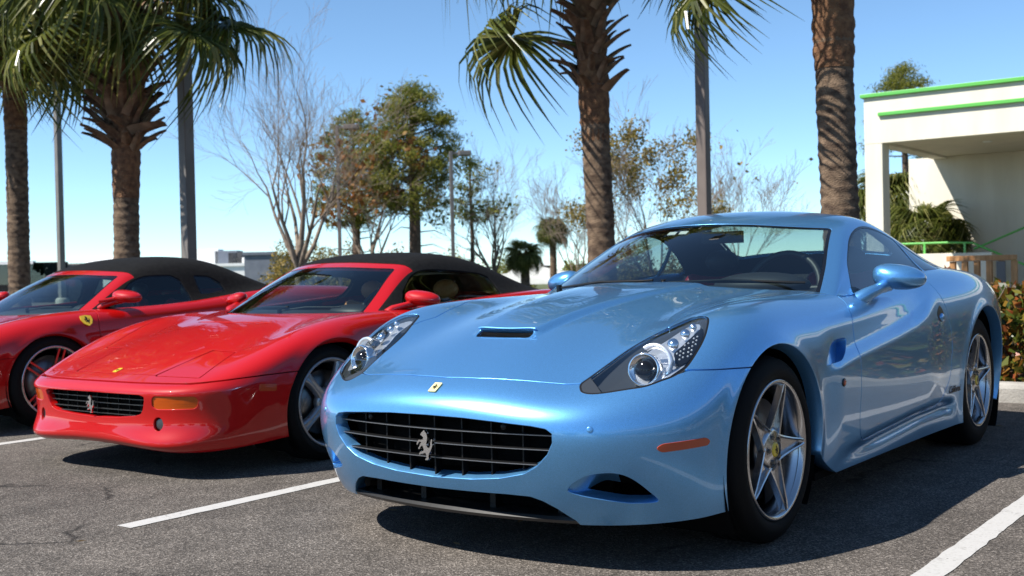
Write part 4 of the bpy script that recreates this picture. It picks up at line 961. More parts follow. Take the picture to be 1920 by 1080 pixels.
def leaf_cloud(rng, pts, size, aspect=1.6, jit=.35, up=0.3, fold=False):
    """one leaf-shaped quad (kite) at each point"""
    pts = np.asarray(pts, float); n = len(pts)
    d = rng.normal(size=(n, 3)); d[:, 2] += up; d /= np.linalg.norm(d, axis=1, keepdims=True)
    w = rng.normal(size=(n, 3)); w -= d*(w*d).sum(1, keepdims=True); w /= np.linalg.norm(w, axis=1, keepdims=True)
    s = size*(1+jit*rng.normal(size=(n, 1))).clip(.4, 2); L = d*s*aspect/2; Wd = w*s/2
    V = np.stack([pts-L, pts+Wd-L*.1, pts+L, pts-Wd-L*.1], 1).reshape(-1, 3)
    return V, np.arange(4*n).reshape(n, 4)
def cloud_obj(name, V, F, mt, parent=None): return link(name, np_mesh(name, V, F, None, False), mt, parent)
# materials
def asphalt_mat():
    m, n, l, b = new_mat('asphalt'); setp(b, rough=.9, spec=.25)
    tc = n.new('ShaderNodeTexCoord'); co = tc.outputs['Object']
    def noise(sc, det=4): t = n.new('ShaderNodeTexNoise'); t.inputs['Scale'].default_value = sc; t.inputs['Detail'].default_value = det; l.new(co, t.inputs['Vector']); return t.outputs['Fac']
    def ramp(src, stops):
        r = n.new('ShaderNodeValToRGB'); e = r.color_ramp.elements
        while len(e) < len(stops): e.new(.5)
        for i, (p, c) in enumerate(stops): e[i].position = p; e[i].color = (*c, 1) if hasattr(c, '__len__') else (c, c, c, 1)
        l.new(src, r.inputs[0]); return r.outputs[0]
    def mix(a, b_, fac, mode='MULTIPLY'):
        x = n.new('ShaderNodeMix'); x.data_type = 'RGBA'; x.blend_type = mode
        if hasattr(fac, 'links'): l.new(fac, x.inputs[0])
        else: x.inputs[0].default_value = fac
        for s, i in ((a, 6), (b_, 7)):
            if hasattr(s, 'links'): l.new(s, x.inputs[i])
            else: x.inputs[i].default_value = (*s, 1)
        return x.outputs[2]
    v = n.new('ShaderNodeTexVoronoi'); v.inputs['Scale'].default_value = 170; l.new(co, v.inputs['Vector'])
    sp = n.new('ShaderNodeSeparateColor'); l.new(v.outputs['Color'], sp.inputs[0])
    stone = ramp(sp.outputs[0], [(0, (.036, .031, .027)), (.35, (.068, .059, .051)), (.62, (.095, .083, .072)), (.85, (.138, .121, .106)), (1, (.24, .212, .188))])
    base = mix(stone, ramp(noise(.55, 6), [(.3, .80), (.7, 1.2)]), 1.0)
    base = mix(base, ramp(noise(4.5, 5), [(.3, .82), (.7, 1.16)]), 1.0)
    # tyre-polished streaks along the stalls
    mp = n.new('ShaderNodeMapping'); mp.inputs['Scale'].default_value = (7, .35, 1); l.new(co, mp.inputs[0])
    t = n.new('ShaderNodeTexNoise'); t.inputs['Scale'].default_value = 1.6; t.inputs['Detail'].default_value = 6; l.new(mp.outputs[0], t.inputs['Vector'])
    base = mix(base, ramp(t.outputs['Fac'], [(.35, .92), (.66, 1.07), (.72, 1.35), (.76, 1.05)]), .8)
    # fine cracks
    wv = n.new('ShaderNodeTexVoronoi'); wv.feature = 'DISTANCE_TO_EDGE'; wv.inputs['Scale'].default_value = .34
    ad = n.new('ShaderNodeMix'); ad.data_type = 'RGBA'; ad.blend_type = 'LINEAR_LIGHT'; ad.inputs[0].default_value = .22
    tn = n.new('ShaderNodeTexNoise'); tn.inputs['Scale'].default_value = 3.0; tn.inputs['Detail'].default_value = 8; l.new(co, tn.inputs['Vector']); l.new(co, ad.inputs[6]); l.new(tn.outputs['Color'], ad.inputs[7]); l.new(ad.outputs[2], wv.inputs['Vector'])
    ck = ramp(wv.outputs['Distance'], [(0, .25), (.0035, .5), (.006, 1.0)]); brk = ramp(noise(1.7, 3), [(.50, 0), (.58, 1)])
    base = mix(base, ck, brk)
    base = mix(base, ramp(noise(.9, 2), [(.60, 1.0), (.68, .80), (.74, .62)]), ramp(noise(5.0, 6), [(.40, 0), (.60, 1)]))   # oil spots
    l.new(base, b.inputs['Base Color'])
    bp = n.new('ShaderNodeBump'); bp.inputs['Strength'].default_value = .55; bp.inputs['Distance'].default_value = .006
    l.new(v.outputs['Distance'], bp.inputs['Height']); l.new(bp.outputs[0], b.inputs['Normal'])
    return m
def line_mat():
    m, n, l, b = new_mat('road_paint'); setp(b, rough=.8)
    tc = n.new('ShaderNodeTexCoord'); t = n.new('ShaderNodeTexVoronoi'); t.inputs['Scale'].default_value = 110; l.new(tc.outputs['Object'], t.inputs['Vector'])
    s = n.new('ShaderNodeSeparateColor'); l.new(t.outputs['Color'], s.inputs[0])
    t2 = n.new('ShaderNodeTexNoise'); t2.inputs['Scale'].default_value = 9; t2.inputs['Detail'].default_value = 8; l.new(tc.outputs['Object'], t2.inputs['Vector'])
    mm = n.new('ShaderNodeMath'); mm.operation = 'MULTIPLY_ADD'; l.new(t2.outputs['Fac'], mm.inputs[0]); mm.inputs[1].default_value = 1.3; l.new(s.outputs[0], mm.inputs[2])
    r = n.new('ShaderNodeValToRGB'); e = r.color_ramp.elements; e[0].position = .42; e[0].color = (.12, .11, .10, 1); e[1].position = .62; e[1].color = (.33, .32, .305, 1)
    e.new(.95).color = (.40, .39, .375, 1); l.new(mm.outputs[0], r.inputs[0]); l.new(r.outputs[0], b.inputs['Base Color']); return m
M['asphalt'] = asphalt_mat(); M['line'] = line_mat()
M['concrete'] = noise_mat('concrete', (.26, .245, .22), (.36, .34, .31), 6, .9, bump=.3, bscale=60)
M['stucco'] = noise_mat('cream_stucco', (.63, .585, .48), (.71, .665, .56), 1.6, .9, detail=9, bump=.12, bscale=90, stretch=(1.6, 1.6, .35))
M['soffit'] = noise_mat('soffit_plaster', (.62, .56, .44), (.68, .61, .49), 2, .9)
M['green'] = mat('green_trim', (.10, .42, .07), .45, coat=.3)
M['white'] = noise_mat('white_wall', (.74, .74, .72), (.82, .82, .80), 2, .85)
M['slate'] = noise_mat('slate_wall', (.13, .15, .19), (.17, .19, .23), 2, .8)
M['dark_wall'] = noise_mat('dark_wall', (.05, .05, .055), (.08, .08, .085), 2, .8)
M['pole'] = noise_mat('bronze_pole', (.12, .095, .082), (.155, .125, .108), 3, .55)
M['pole_grey'] = noise_mat('grey_pole', (.13, .12, .11), (.17, .155, .14), 3, .6)
M['soil'] = noise_mat('mulch', (.045, .028, .016), (.12, .075, .045), 30, .95, bump=.6, bscale=90)
M['grass'] = noise_mat('lawn', (.05, .075, .02), (.12, .12, .045), 9, .95, bump=.4, bscale=80)
M['bark_palm'] = noise_mat('palm_bark', (.060, .036, .022), (.20, .135, .085), 3.2, .95, bump=1.0, bscale=22, stretch=(3, 3, 4.5))
M['boot'] = noise_mat('leaf_base_bark', (.075, .042, .022), (.24, .15, .085), 7, .9, bump=.5, bscale=30)
M['fibre'] = noise_mat('palm_fibre', (.085, .038, .018), (.20, .10, .045), 14, .95, bump=.9, bscale=40)
M['bark'] = noise_mat('grey_bark', (.13, .095, .07), (.27, .21, .155), 5, .95)
M['pine_bark'] = noise_mat('pine_bark', (.055, .035, .025), (.13, .085, .06), 6, .95)
M['wood'] = noise_mat('fence_wood', (.42, .19, .065), (.58, .30, .12), 4, .7, stretch=(12, 12, 1))
M['palm_leaf'] = leaf_mat('palm_leaf', [(.045, .060, .010), (.095, .115, .020), (.16, .17, .040), (.30, .28, .10)], .45, .28)
M['palm_dry'] = leaf_mat('dry_palm_leaf', [(.16, .10, .045), (.28, .19, .09), (.36, .27, .14)], .25, .6)
M['pine_leaf'] = leaf_mat('pine_needles', [(.055, .072, .010), (.12, .14, .020), (.20, .20, .032), (.29, .27, .06)], .5, .5)
M['autumn'] = leaf_mat('autumn_leaves', [(.16, .055, .015), (.26, .10, .02), (.22, .15, .04), (.10, .10, .03)], .35, .6)
M['scrub'] = leaf_mat('scrub_leaves', [(.09, .08, .018), (.18, .15, .03), (.27, .20, .045), (.34, .23, .07)], .4, .6)
M['hedge'] = leaf_mat('hedge_leaves', [(.018, .035, .006), (.04, .07, .012), (.085, .115, .02), (.17, .16, .025), (.27, .14, .025), (.30, .065, .02), (.045, .075, .015)], .30, .35)
M['hedge_green'] = leaf_mat('green_hedge_leaves', [(.012, .026, .006), (.03, .05, .012), (.06, .085, .02)], .25, .4)
# ground, kerb, markings
def sheet(name, x0, x1, y0, y1, z, mt, kind='structure', parent=None):
    o = MB().add([(x0, y0, z), (x1, y0, z), (x1, y1, z), (x0, y1, z)], [(0, 1, 2, 3)]).build(name, mt, parent)
    if kind: o['kind'] = kind
    return o
sheet('ground', -1200, 1200, -1200, 1200, 0, M['asphalt'])
def stripe(x, y0, y1, w=.09):
    rg = np.random.default_rng(int(abs(x)*100)); n = 90; ys = np.linspace(y0, y1, n); a = rg.normal(0, .0022, n); b = rg.normal(0, .0022, n)
    v = [(x-w/2+a[i], ys[i], .0025) for i in range(n)]+[(x+w/2+b[i], ys[i], .0025) for i in range(n)]
    o = MB().add(v, [(i, n+i, n+i+1, i+1) for i in range(n-1)]).build('parking_line', M['line']); o['kind'] = 'structure'; return o
for x, y0 in ((-1.465, -1.13), (1.475, -1.15), (-4.255, -1.1), (-7.0, -1.1), (-9.8, -1.1), (4.4, -1.1)): stripe(x, y0, 4.62)
KY = 4.70
def kerb(x0, x1):
    n = int(round((x1-x0)/3.0)); prof = [(0, 0), (0, .10), (.012, .125), (.035, .135), (.15, .137), (.16, 0)]
    for i in range(n):
        a = x0+(x1-x0)*i/n+.004; b = x0+(x1-x0)*(i+1)/n-.004; mb = MB(); k = len(prof)
        mb.add([(x, KY+p, q) for x in (a, b) for p, q in prof], [(j, j+1, k+j+1, k+j) for j in range(k-1)]+[tuple(range(k))[::-1], tuple(range(k, 2*k))])
        o = mb.build('kerb', M['concrete']); o['kind'] = 'structure'
kerb(-30, 12)
sheet('planting_bed', -30, 12, KY+.15, 9.6, .09, M['soil']); 
for k, (a, b) in enumerate(((-60, -30.2), (12.2, 14))): pass
sheet('lawn', -60, 30, 9.6, 17, .05, M['grass'])
sheet('far_lawn', -300, 100, 30, 300, .03, M['grass'])
rgl = np.random.default_rng(5); LP = np.concatenate([rgl.random((90, 3))*[16, 1.2, 0]+[-12, KY-1.3, .012], rgl.random((26, 3))*[9, 6, 0]+[-6, -1.8, .012]])
_V, _F = leaf_cloud(rgl, LP, .028, 1.9, .3, 0.0); _V[:, 2] = np.clip(_V[:, 2]*.25+.007, .006, .03); cloud_obj('fallen_leaves', _V, _F, M['palm_dry'])['kind'] = 'stuff'; tag(bpy.data.objects['fallen_leaves'], 'dry brown leaves scattered on the asphalt near the kerb', 'leaves')
# ---------------------------------------------------------------- hedge
def hedge(name, x0, x1, y0, y1, h, n, mt, label, cat, group=None, size=.045, seed=1):
    rg = np.random.default_rng(seed); P = []
    # leaves on a lumpy shell, a few deeper inside
    while len(P) < n:
        q = rg.random((4000, 3))*[x1-x0, y1-y0, h]+[x0, y0, 0]
        lump = .10*np.sin(q[:, 0]*4.1+seed)+.07*np.sin(q[:, 0]*9.3+q[:, 1]*5)+.05*np.sin(q[:, 1]*7+q[:, 0]*2.3); top = h-.12+lump
        dx = np.minimum(q[:, 0]-x0, x1-q[:, 0]); dy = np.minimum(q[:, 1]-y0, y1-q[:, 1])+lump*.5; dz = top-q[:, 2]
        d = np.minimum(np.minimum(dx+.1, dy), dz); ok = (d > -.02) & ((d < .10) | (rg.random(len(q)) < .10)) & (d < .35)
        P.extend(q[ok].tolist())
    P = np.array(P[:n]); P[:, 2] += .08
    R = empty(name, ((x0+x1)/2, (y0+y1)/2, .09), 0, label, cat, group); off = np.array(R.location)
    V, F = leaf_cloud(rg, P-off, size, 1.7, .3, .6); o = cloud_obj('leaves', V, F, mt, R); o['kind'] = 'stuff'
    tw = MB()
    for i in range(max(12, int((x1-x0)*max(1, (y1-y0))*6))):
        x, y = rg.uniform(x0+.1, x1-.1), rg.uniform(y0+.1, y1-.1)
        for j in range(3): tw.tube([(x-off[0], y-off[1], 0), (x-off[0]+rg.normal(0, .08), y-off[1]+rg.normal(0, .08), h*.45), (x-off[0]+rg.normal(0, .16), y-off[1]+rg.normal(0, .16), h*.85)], [.011, .008, .004], 4, False)
    t = tw.build('stems', M['bark'], R); t['kind'] = 'stuff'
    return R
hedge('hedge', -1.2, 7.5, 5.0, 6.3, .86, 30000, M['hedge'], 'clipped hedge with green, yellow and orange leaves behind the concrete kerb', 'hedge', None, .048, 3)
# ---------------------------------------------------------------- palms
def frond_mesh(seed, n=44, R=1.0, droop=.55, dry=False):
    """fan leaf: segments radiating from the end of the stalk (local x = along the stalk, z = up); only the last part droops"""
    rg = np.random.default_rng(seed); mb = MB(); spread = math.radians(132)
    for k in range(n):
        a = -spread+2*spread*k/(n-1)+rg.normal(0, .03); L = R*(.80+.28*math.cos(a*.62))*(1+rg.normal(0, .06)); w = .019+.010*math.cos(a*.5)
        dx, dy = math.cos(a), math.sin(a); px, py = -dy, dx; tw = rg.normal(0, .25)
        hang = droop*(1+rg.normal(0, .25)); pts = []
        for j, t in enumerate((0, .22, .45, .65, .82, 1.0)):
            r = .03+L*t; zc = .10*math.sin(t*2.2)*math.cos(a*.5)-abs(math.sin(a))*.10*t-hang*max(0, t-.42)**2*L*1.9
            rr = r*(1-.22*max(0, t-.5)*hang); ww = w*(.45, 1.05, 1.0, .75, .45, .04)[j]*(1.0 if not dry else .7)
            c = Vector((dx*rr, dy*rr, zc)); s = Vector((px, py, 0))*ww
            lift = Vector((0, 0, ww*(.55+tw))); pts += [c-s+lift, c-Vector((0, 0, ww*.25)), c+s+lift]
        f = []
        for j in range(5):
            b = j*3; f += [(b, b+1, b+4, b+3), (b+1, b+2, b+5, b+4)]
        mb.add(pts, f, False)
    return mb.mesh('frond_blade')
FROND = [frond_mesh(i, 44, 1.0, d) for i, d in enumerate((.5, .8, 1.1, 1.4))]
FROND_DRY = frond_mesh(9, 30, .9, 1.6, True)
for me in FROND: me.materials.append(M['palm_leaf'])
FROND_DRY.materials.append(M['palm_dry'])
def boot_mesh():
    mb = MB(); v = []
    for (x, w, t, z) in ((0, .070, .030, 0), (.05, .066, .028, .06), (.12, .055, .022, .13), (.20, .042, .016, .195), (.265, .036, .012, .235)):
        v += [(x, -w, z), (x-t*.3, 0, z+t), (x, w, z), (x+t*.8, 0, z-t)]
    f = [(i*4+k, i*4+(k+1) % 4, (i+1)*4+(k+1) % 4, (i+1)*4+k) for i in range(4) for k in range(4)]+[(16, 17, 18, 19)]
    mb.add(v, f, False); me = mb.mesh('leaf_base'); me.materials.append(M['boot']); return me
BOOT = boot_mesh()
def palm(base, top_z, r0, r1, lean, nf, seed, label, boots=(1.2, 46), fl=1.15, pet=.9, group='palms along the kerb', low=-.5, extra=(), fibre=0.6, name='palm_tree', up_only=False, bs=1.0):
    rg = np.random.default_rng(seed); base = np.array(base); R = empty(name, base, 0, label, 'palm tree', group)
    H = top_z-base[2]; ax = lambda t: Vector((lean[0]*t*H+.05*H*.1*math.sin(t*5+seed), lean[1]*t*H, t*H))
    tb = MB(); N = 170; pts = []; rad = []
    for i in range(N+1):
        t = i/N; r = r0+(r1-r0)*t; r *= 1+.30*math.exp(-t*H/.35); r *= 1+.022*math.sin(i*1.7)+.02*math.sin(i*.37+seed)+rg.normal(0, .016); pts.append(ax(t)); rad.append(r)
    tb.tube(pts, rad, 18); tb.build('trunk', M['bark_palm'], R)
    bl, nb = boots
    if fibre:
        fb = MB(); k = 44; fb.tube([ax(1-(bl+fibre)*(1-i/k)/H) for i in range(k+1)], [(r1*(.96+.09*min(1, i/5))+.035*max(0, (i/k)-.25))*(1+rg.normal(0, .035)) for i in range(k+1)], 16); fb.build('fibre_sleeve', M['fibre'], R)
    for i in range(nb):
        t = 1-bl/H+bl/H*i/nb; a = i*2.39996+rg.normal(0, .15); p = ax(t); o = link('leaf_base', BOOT, None, R); s = rg.uniform(.75, 1.15)*(r1/.16)*bs
        o.location = p+Vector((math.cos(a), math.sin(a), 0))*(r1*.98+.03*(i/nb)); o.rotation_euler = (rg.normal(0, .30), rg.uniform(-.30, .45), a+rg.normal(0, .25)); o.scale = (s, s*rg.uniform(.8, 1.2), s*rg.uniform(.7, 1.15))
    crown = ax(1.0)
    def frond(az, el, L, sc, kind=None, roll=0.0, sag=.5, hang=None, drop=0.0, jit=.35):
        d = Vector((math.cos(az)*math.cos(el), math.sin(az)*math.cos(el), math.sin(el))); st = crown+Vector((math.cos(az), math.sin(az), 0))*r1*.7-Vector((0, 0, drop))
        p1 = st+d*L*.5; p2 = st+d*L+Vector((0, 0, -sag*L*.35)); st2 = MB(); st2.tube([st, p1, p2], [.022, .016, .011], 6, False)
        fo = bpy.data.objects.new('frond', None); COL.objects.link(fo); fo.parent = R; fo.empty_display_size = .05
        st2.build('stalk', M['palm_leaf'], fo)
        t = (p2-p1).normalized(); e2 = math.asin(max(-1, min(1, t.z)))-rg.uniform(.15, .5) if hang is None else hang
        me = FROND_DRY if kind == 'dry' else FROND[kind if kind is not None else int(rg.integers(0, 4))]
        bl_ = link('blade', me, None, fo); bl_.location = p2; bl_.rotation_euler = (roll+rg.normal(0, jit), -e2, az); bl_.scale = (sc,)*3
    for i in range(nf):
        u = (i+.5)/nf; el = math.radians(75)-(math.radians(75)-low)*u**.9 if not up_only else math.radians(80)-u*1.2
        frond(i*2.39996+seed, el+rg.normal(0, .12), pet*rg.uniform(.85, 1.2), fl*rg.uniform(.85, 1.15), sag=.3+.5*u)
    for e in extra: frond(*e)
    return R
RA = math.atan2(_r[1], _r[0])      # world angle of 'to the right' in the picture
palm(spot(1128, 13.6, .09), height(1110, -150, 13.6), .165, .175, (-.012, -.004), 22, 1, 'palm with one low green fan leaf hanging beside its trunk, behind the blue coupe', (2.05, 84), 1.0, .95, low=.35, bs=.95,
     extra=((RA+math.pi-.15, .30, .85, 1.0, 2, .35, .3, -.70, 1.50, .05), (RA+math.pi+.75, .1, .8, .9, 1, 0, .6, None, .35)))
palm(spot(1582, 10.7, .09), height(1565, -300, 10.7), .165, .185, (-.012, 0), 20, 2, 'palm with bare grey-brown trunk and orange fibre collar in front of the cream building', (1.35, 50), 1.0, .95, low=.30, fibre=.8,
     extra=((RA+math.pi+.05, .05, 1.08, .80, 2, 0, .3, -1.0, 1.25, .05), (RA+math.pi-.25, .15, 1.0, .70, 1, .4, .3, -.8, 1.3, .05)))
palm(spot(238, 14.5, .09), height(262, 10, 14.5), .155, .165, (.02, 0), 17, 3, 'palm with a shaggy collar of spiky old leaf bases behind the wedge-nosed red convertible', (1.85, 110), 1.0, .85, low=.12, bs=1.25,
     extra=((RA+.1, -.05, 1.15, 1.0, 1, .2, .3, -.35, .1, .1), (RA-.5, -.15, 1.0, .95, 2, 0, .4, -.7, .2, .1), (RA+math.pi, -.25, .75, .9, 2, 0, .4, -1.0, .35, .1), (RA+math.pi+.6, -.1, .8, .95, 1, 0, .4, -.8, .25, .1), (RA-1.3, -.3, .6, .8, 2, 0, .4, -1.2, .2, .1)))
palm(spot(38, 17.3, .09), height(15, 45, 17.3), .155, .16, (-.012, 0), 26, 4, 'palm with drooping green fronds behind the round-bodied red convertible', (1.05, 46), 1.05, .85, low=-.3, bs=1.2)
palm(spot(1037, 46, .05), height(1037, 432, 46), .14, .14, (0, 0), 34, 5, 'small slender palm with a round crown beyond the car park', (.3, 8), .46, .36, 'palms beyond the car park', low=-.6, fibre=0)
palm(spot(984, 52, .05), height(984, 478, 52), .2, .2, (0, 0), 34, 6, 'short bushy palm with dry brown lower leaves beyond the car park', (.3, 8), .55, .42, 'palms beyond the car park', low=-.9, fibre=0)
palm(spot(1690, 27, .05), height(1690, 385, 27), .16, .16, (0, 0), 40, 7, 'leafy palm growing beside the open end of the cream building', (.4, 10), .85, .65, 'palms beyond the car park', low=-.7, fibre=0)
palm(spot(1735, 25, .05), height(1735, 440, 25), .14, .14, (0, 0), 26, 8, 'low palm clump standing below the leafy palm by the stairs', (.2, 6), .6, .5, 'palms beyond the car park', low=-.3, fibre=0)
# ---------------------------------------------------------------- trees
def limb(mb, rg, p, d, L, r, lev, maxl, out, spread=.55, upw=.18, n=3):
    pts = [p]; rad = [r]; q = Vector(p); v = Vector(d)
    for i in range(n):
        v = (v+Vector(rg.normal(0, .13, 3))+Vector((0, 0, upw*.25))).normalized(); q = q+v*(L/n); pts.append(q.copy()); rad.append(max(r*(1-.62*(i+1)/n), .0045))
    mb.tube(pts, rad, 6 if lev < 2 else 3, False); out.append((q.copy(), v.copy(), lev))
    if lev >= maxl: return
    kids = 4 if lev == 0 else (4 if lev < 3 else 3)
    for k in range(kids):
        t = rg.uniform(.35, 1.0) if k else 1.0; i = min(int(t*n), n-1); b = pts[i].lerp(pts[i+1], min(1, t*n-i)); rr = rad[min(i+1, n)]
        ax = Vector(rg.normal(0, 1, 3)); ax = (ax-v*ax.dot(v)).normalized(); nd = (v*math.cos(spread)+ax*math.sin(spread)*rg.uniform(.7, 1.3)+Vector((0, 0, upw))).normalized()
        limb(mb, rg, b, nd, L*rg.uniform(.55, .8), rr*rg.uniform(.6, .85), lev+1, maxl, out, spread, upw, n)
def bare_tree(px, D, top, width, seed, label, leaves=0, mt=None, trunk_h=.22, r=.16, maxl=4, group='bare winter trees', lsize=.10, clumps=60, cs=.22):
    rg = np.random.default_rng(seed); b = spot(px, D, .03); R = empty('bare_tree', b, 0, label, 'tree', group); H = height(px, top, D)
    mb = MB(); tips = []; tr = MB(); h0 = H*trunk_h; tr.tube([(0, 0, 0), (.05, 0, h0*.5), (0, .03, h0)], [r*1.3, r*1.05, r], 8); tr.build('trunk', M['bark'], R)
    sp = width/2135*D/2
    for k in range(6):
        a = k*2*math.pi/6+rg.uniform(0, .6); tilt = rg.uniform(.25, .75) if k else .05
        d = Vector((math.cos(a)*math.sin(tilt), math.sin(a)*math.sin(tilt), math.cos(tilt))); L = (H-h0)*(.50 if k else .58)
        limb(mb, rg, Vector((0, 0, h0*rg.uniform(.75, 1))), d, L, r*(.62 if k else .8), 0, maxl, tips, .5, .16)
    mb.build('branches', M['bark'], R)
    if leaves:
        tp = [t for t in tips if t[2] >= 2]; tp = [tp[int(i)] for i in rg.integers(0, len(tp), clumps)]; P = []
        for i in range(leaves):
            q, v, lv = tp[int(rg.integers(0, len(tp)))]; P.append(np.array(q)+rg.normal(0, cs, 3))
        V, F = leaf_cloud(rg, P, lsize, 1.4, .35, -.3); o = cloud_obj('leaves', V, F, mt, R); o['kind'] = 'stuff'
    return R
bare_tree(560, 42, 165, 330, 11, 'tall leafless tree with fine branches behind the wedge-nosed red convertible', 0, None, .16, .17, 4)
bare_tree(925, 52, 335, 190, 12, 'smaller leafless tree to one side of the tall green pine', 500, M['pine_leaf'], .2, .11, 4, lsize=.11, clumps=9, cs=.30)
bare_tree(695, 50, 290, 170, 13, 'thin tree with sparse orange leaves between the two pines', 1500, M['autumn'], .2, .12, 4, 'trees with dry leaves', .17, 70, .25)
bare_tree(1235, 36, 285, 240, 14, 'many-stemmed tree with tufts of olive leaves behind the brown lamp post', 8500, M['scrub'], .06, .08, 4, 'trees with dry leaves', .06, 40, .20)
bare_tree(1390, 40, 335, 200, 15, 'leafless arching shrub behind the roof of the blue coupe', 60, M['scrub'], .05, .05, 4)
bare_tree(1085, 44, 355, 150, 16, 'wispy leafless tree behind the palm with the low fan leaf', 0, None, .1, .06, 4)
def pine(px, D, top, bottom_crown, width, seed, label, r=.22, dens=1.0):
    rg = np.random.default_rng(seed); b = spot(px, D, .03); H = height(px, top, D); hb = height(px, bottom_crown, D); sp = width/2135*D/2
    R = empty('pine_tree', b, 0, label, 'tree', 'pines beyond the car park'); tr = MB(); tr.tube([(0, 0, 0), (.06, 0, H*.4), (-.05, .05, H*.75), (0, 0, H*.97)], [r*1.2, r, r*.6, .04], 8); tr.build('trunk', M['pine_bark'], R)
    br = MB(); C = []
    nb = int(38*dens)
    for i in range(nb):
        t = (i+rg.random())/nb; z = hb+(H-hb)*t; prof = (math.sin(math.pi*min(1, .30+.72*t))**.8)*(.55+.45*rg.random()); L = sp*prof*1.05+.1
        a = i*2.39996+rg.normal(0, .3); e = rg.uniform(.05, .45)+.4*t; end = Vector((math.cos(a)*L, math.sin(a)*L, z+L*math.tan(e)*.45)); st = Vector((0, 0, z-.15*L)); mid = st.lerp(end, .55)+Vector((0, 0, -.05*L))
        br.tube([st, mid, end], [.045, .03, .012], 4, False); C.append(end)
        if L > .8:
            for j in range(2): C.append(st.lerp(end, rg.uniform(.55, .95))+Vector(rg.normal(0, .25, 3)))
    for i in range(6):      # dead limbs below the crown
        a = rg.uniform(0, 6.28); z = hb*rg.uniform(.45, .98); L = sp*rg.uniform(.5, .95); br.tube([(0, 0, z), (math.cos(a)*L*.6, math.sin(a)*L*.6, z+.1), (math.cos(a)*L, math.sin(a)*L, z-.15)], [.035, .02, .008], 4, False)
    br.build('limbs', M['pine_bark'], R)
    P = []
    for c in C:
        k = int(rg.integers(110, 190)); s = rg.uniform(.20, .33); P.append(np.array(c)+rg.normal(0, 1, (k, 3))*[s, s, s*.55])
    P = np.concatenate(P); V, F = leaf_cloud(rg, P, .042, 5.0, .3, .5); o = cloud_obj('crown', V, F, M['pine_leaf'], R); o['kind'] = 'stuff'; return R
pine(778, 50, 165, 400, 190, 21, 'tall green pine with a broad rounded crown', .24, 1.5)
pine(668, 54, 212, 430, 150, 22, 'narrower pine with thin crown next to the tall pine', .18, 1.0)
pine(885, 56, 300, 420, 60, 23, 'slight pine sprig showing past the tall pine', .10, .35)
pine(1700, 62, 128, 290, 130, 24, 'pine top rising above the green roof edge of the cream building', .22, 1.0)
def scrub(px, D, top, width, seed, label, mt, n=1500, size=.16):
    rg = np.random.default_rng(seed); b = spot(px, D, .03); H = height(px, top, D); w = width/2135*D/2; R = empty('shrub', b, 0, label, 'shrub', 'shrubs beyond the car park')
    q = rg.normal(0, 1, (n, 3)); q /= np.linalg.norm(q, axis=1, keepdims=True); q *= rg.random((n, 1))**.4; q[:, 2] = abs(q[:, 2]); k = 1+.25*np.sin(q[:, 0]*7+seed)*np.cos(q[:, 1]*6)
    P = q*k[:, None]*[w, w, H]; V, F = leaf_cloud(rg, P, size, 1.4, .3, .2); o = cloud_obj('leaves', V, F, mt, R); o['kind'] = 'stuff'
    st = MB()
    for i in range(14): a = rg.uniform(0, 6.28); st.tube([(0, 0, 0), (math.cos(a)*w*.3, math.sin(a)*w*.3, H*.5), (math.cos(a)*w*.7, math.sin(a)*w*.7, H*.9)], [.03, .02, .008], 4, False)
    st.build('stems', M['bark'], R); return R
for i, (px, D, top, w, mt, lb) in enumerate(((560, 55, 452, 150, 'scrub', 'olive scrub thicket under the tall leafless tree'), (640, 60, 462, 130, 'scrub', 'brown scrub under the two pines'), (740, 62, 470, 140, 'autumn', 'russet scrub around the pine trunks'),
        (850, 66, 474, 130, 'scrub', 'olive scrub behind the thin grey lamp post'), (950, 70, 486, 120, 'pine_leaf', 'dark green scrub near the short bushy palm'), (1075, 62, 492, 70, 'pine_leaf', 'green bush next to the small slender palm'),
        (1180, 60, 452, 130, 'scrub', 'tan scrub to one side of the palm with the low fan leaf'), (1300, 58, 455, 150, 'scrub', 'tan scrub under the many-stemmed tree'))):
    scrub(px, D, top, w, 30+i, lb, M[mt], 5200, .085)
# ---------------------------------------------------------------- lamp posts
def lamp_post(px, D, w, mt, label, h=8.0, head=True, rz=0.0, hw=.5):
    R = empty('lamp_post', spot(px, D, .0), rz, label, 'lamp post', 'car park lamp posts')
    bevel(MB().box(-w/2, w/2, -w/2, w/2, .35, h).build('pole', mt, R), .012); MB().lathe([(.0, .62), (w*.9, .60), (w*1.15, .55), (w*1.2, .0)], 24).build('base', M['concrete'], R)
    if head:
        MB().box(-.05, .05, -.3, .05, h-.12, h-.04).build('arm', mt, R); o = MB().box(-hw*.45, hw*.45, -.3-hw, -.3, h-.18, h+.02).build('lamp_head', mt, R); bevel(o, .03)
    return R
lamp_post(355, 15.6, .155, M['pole_grey'], 'thick grey lamp post between two palms behind the red convertibles', 8.5, rz=0)
lamp_post(115, 30, .15, M['pole_grey'], 'slim grey lamp post behind the round-bodied red convertible', 9, rz=0)
lamp_post(1323, 13, .125, M['pole'], 'brown lamp post rising behind the windscreen of the blue coupe', 8.5, rz=0)
lamp_post(638, 48, .14, M['pole'], 'thin brown lamp post standing in front of the narrower pine', height(638, 236, 48), rz=2.2, hw=.6)
lamp_post(850, 46, .14, M['pole_grey'], 'thin grey lamp post with a tilted lamp head beside the tall pine', height(850, 284, 46), rz=2.4, hw=.5)
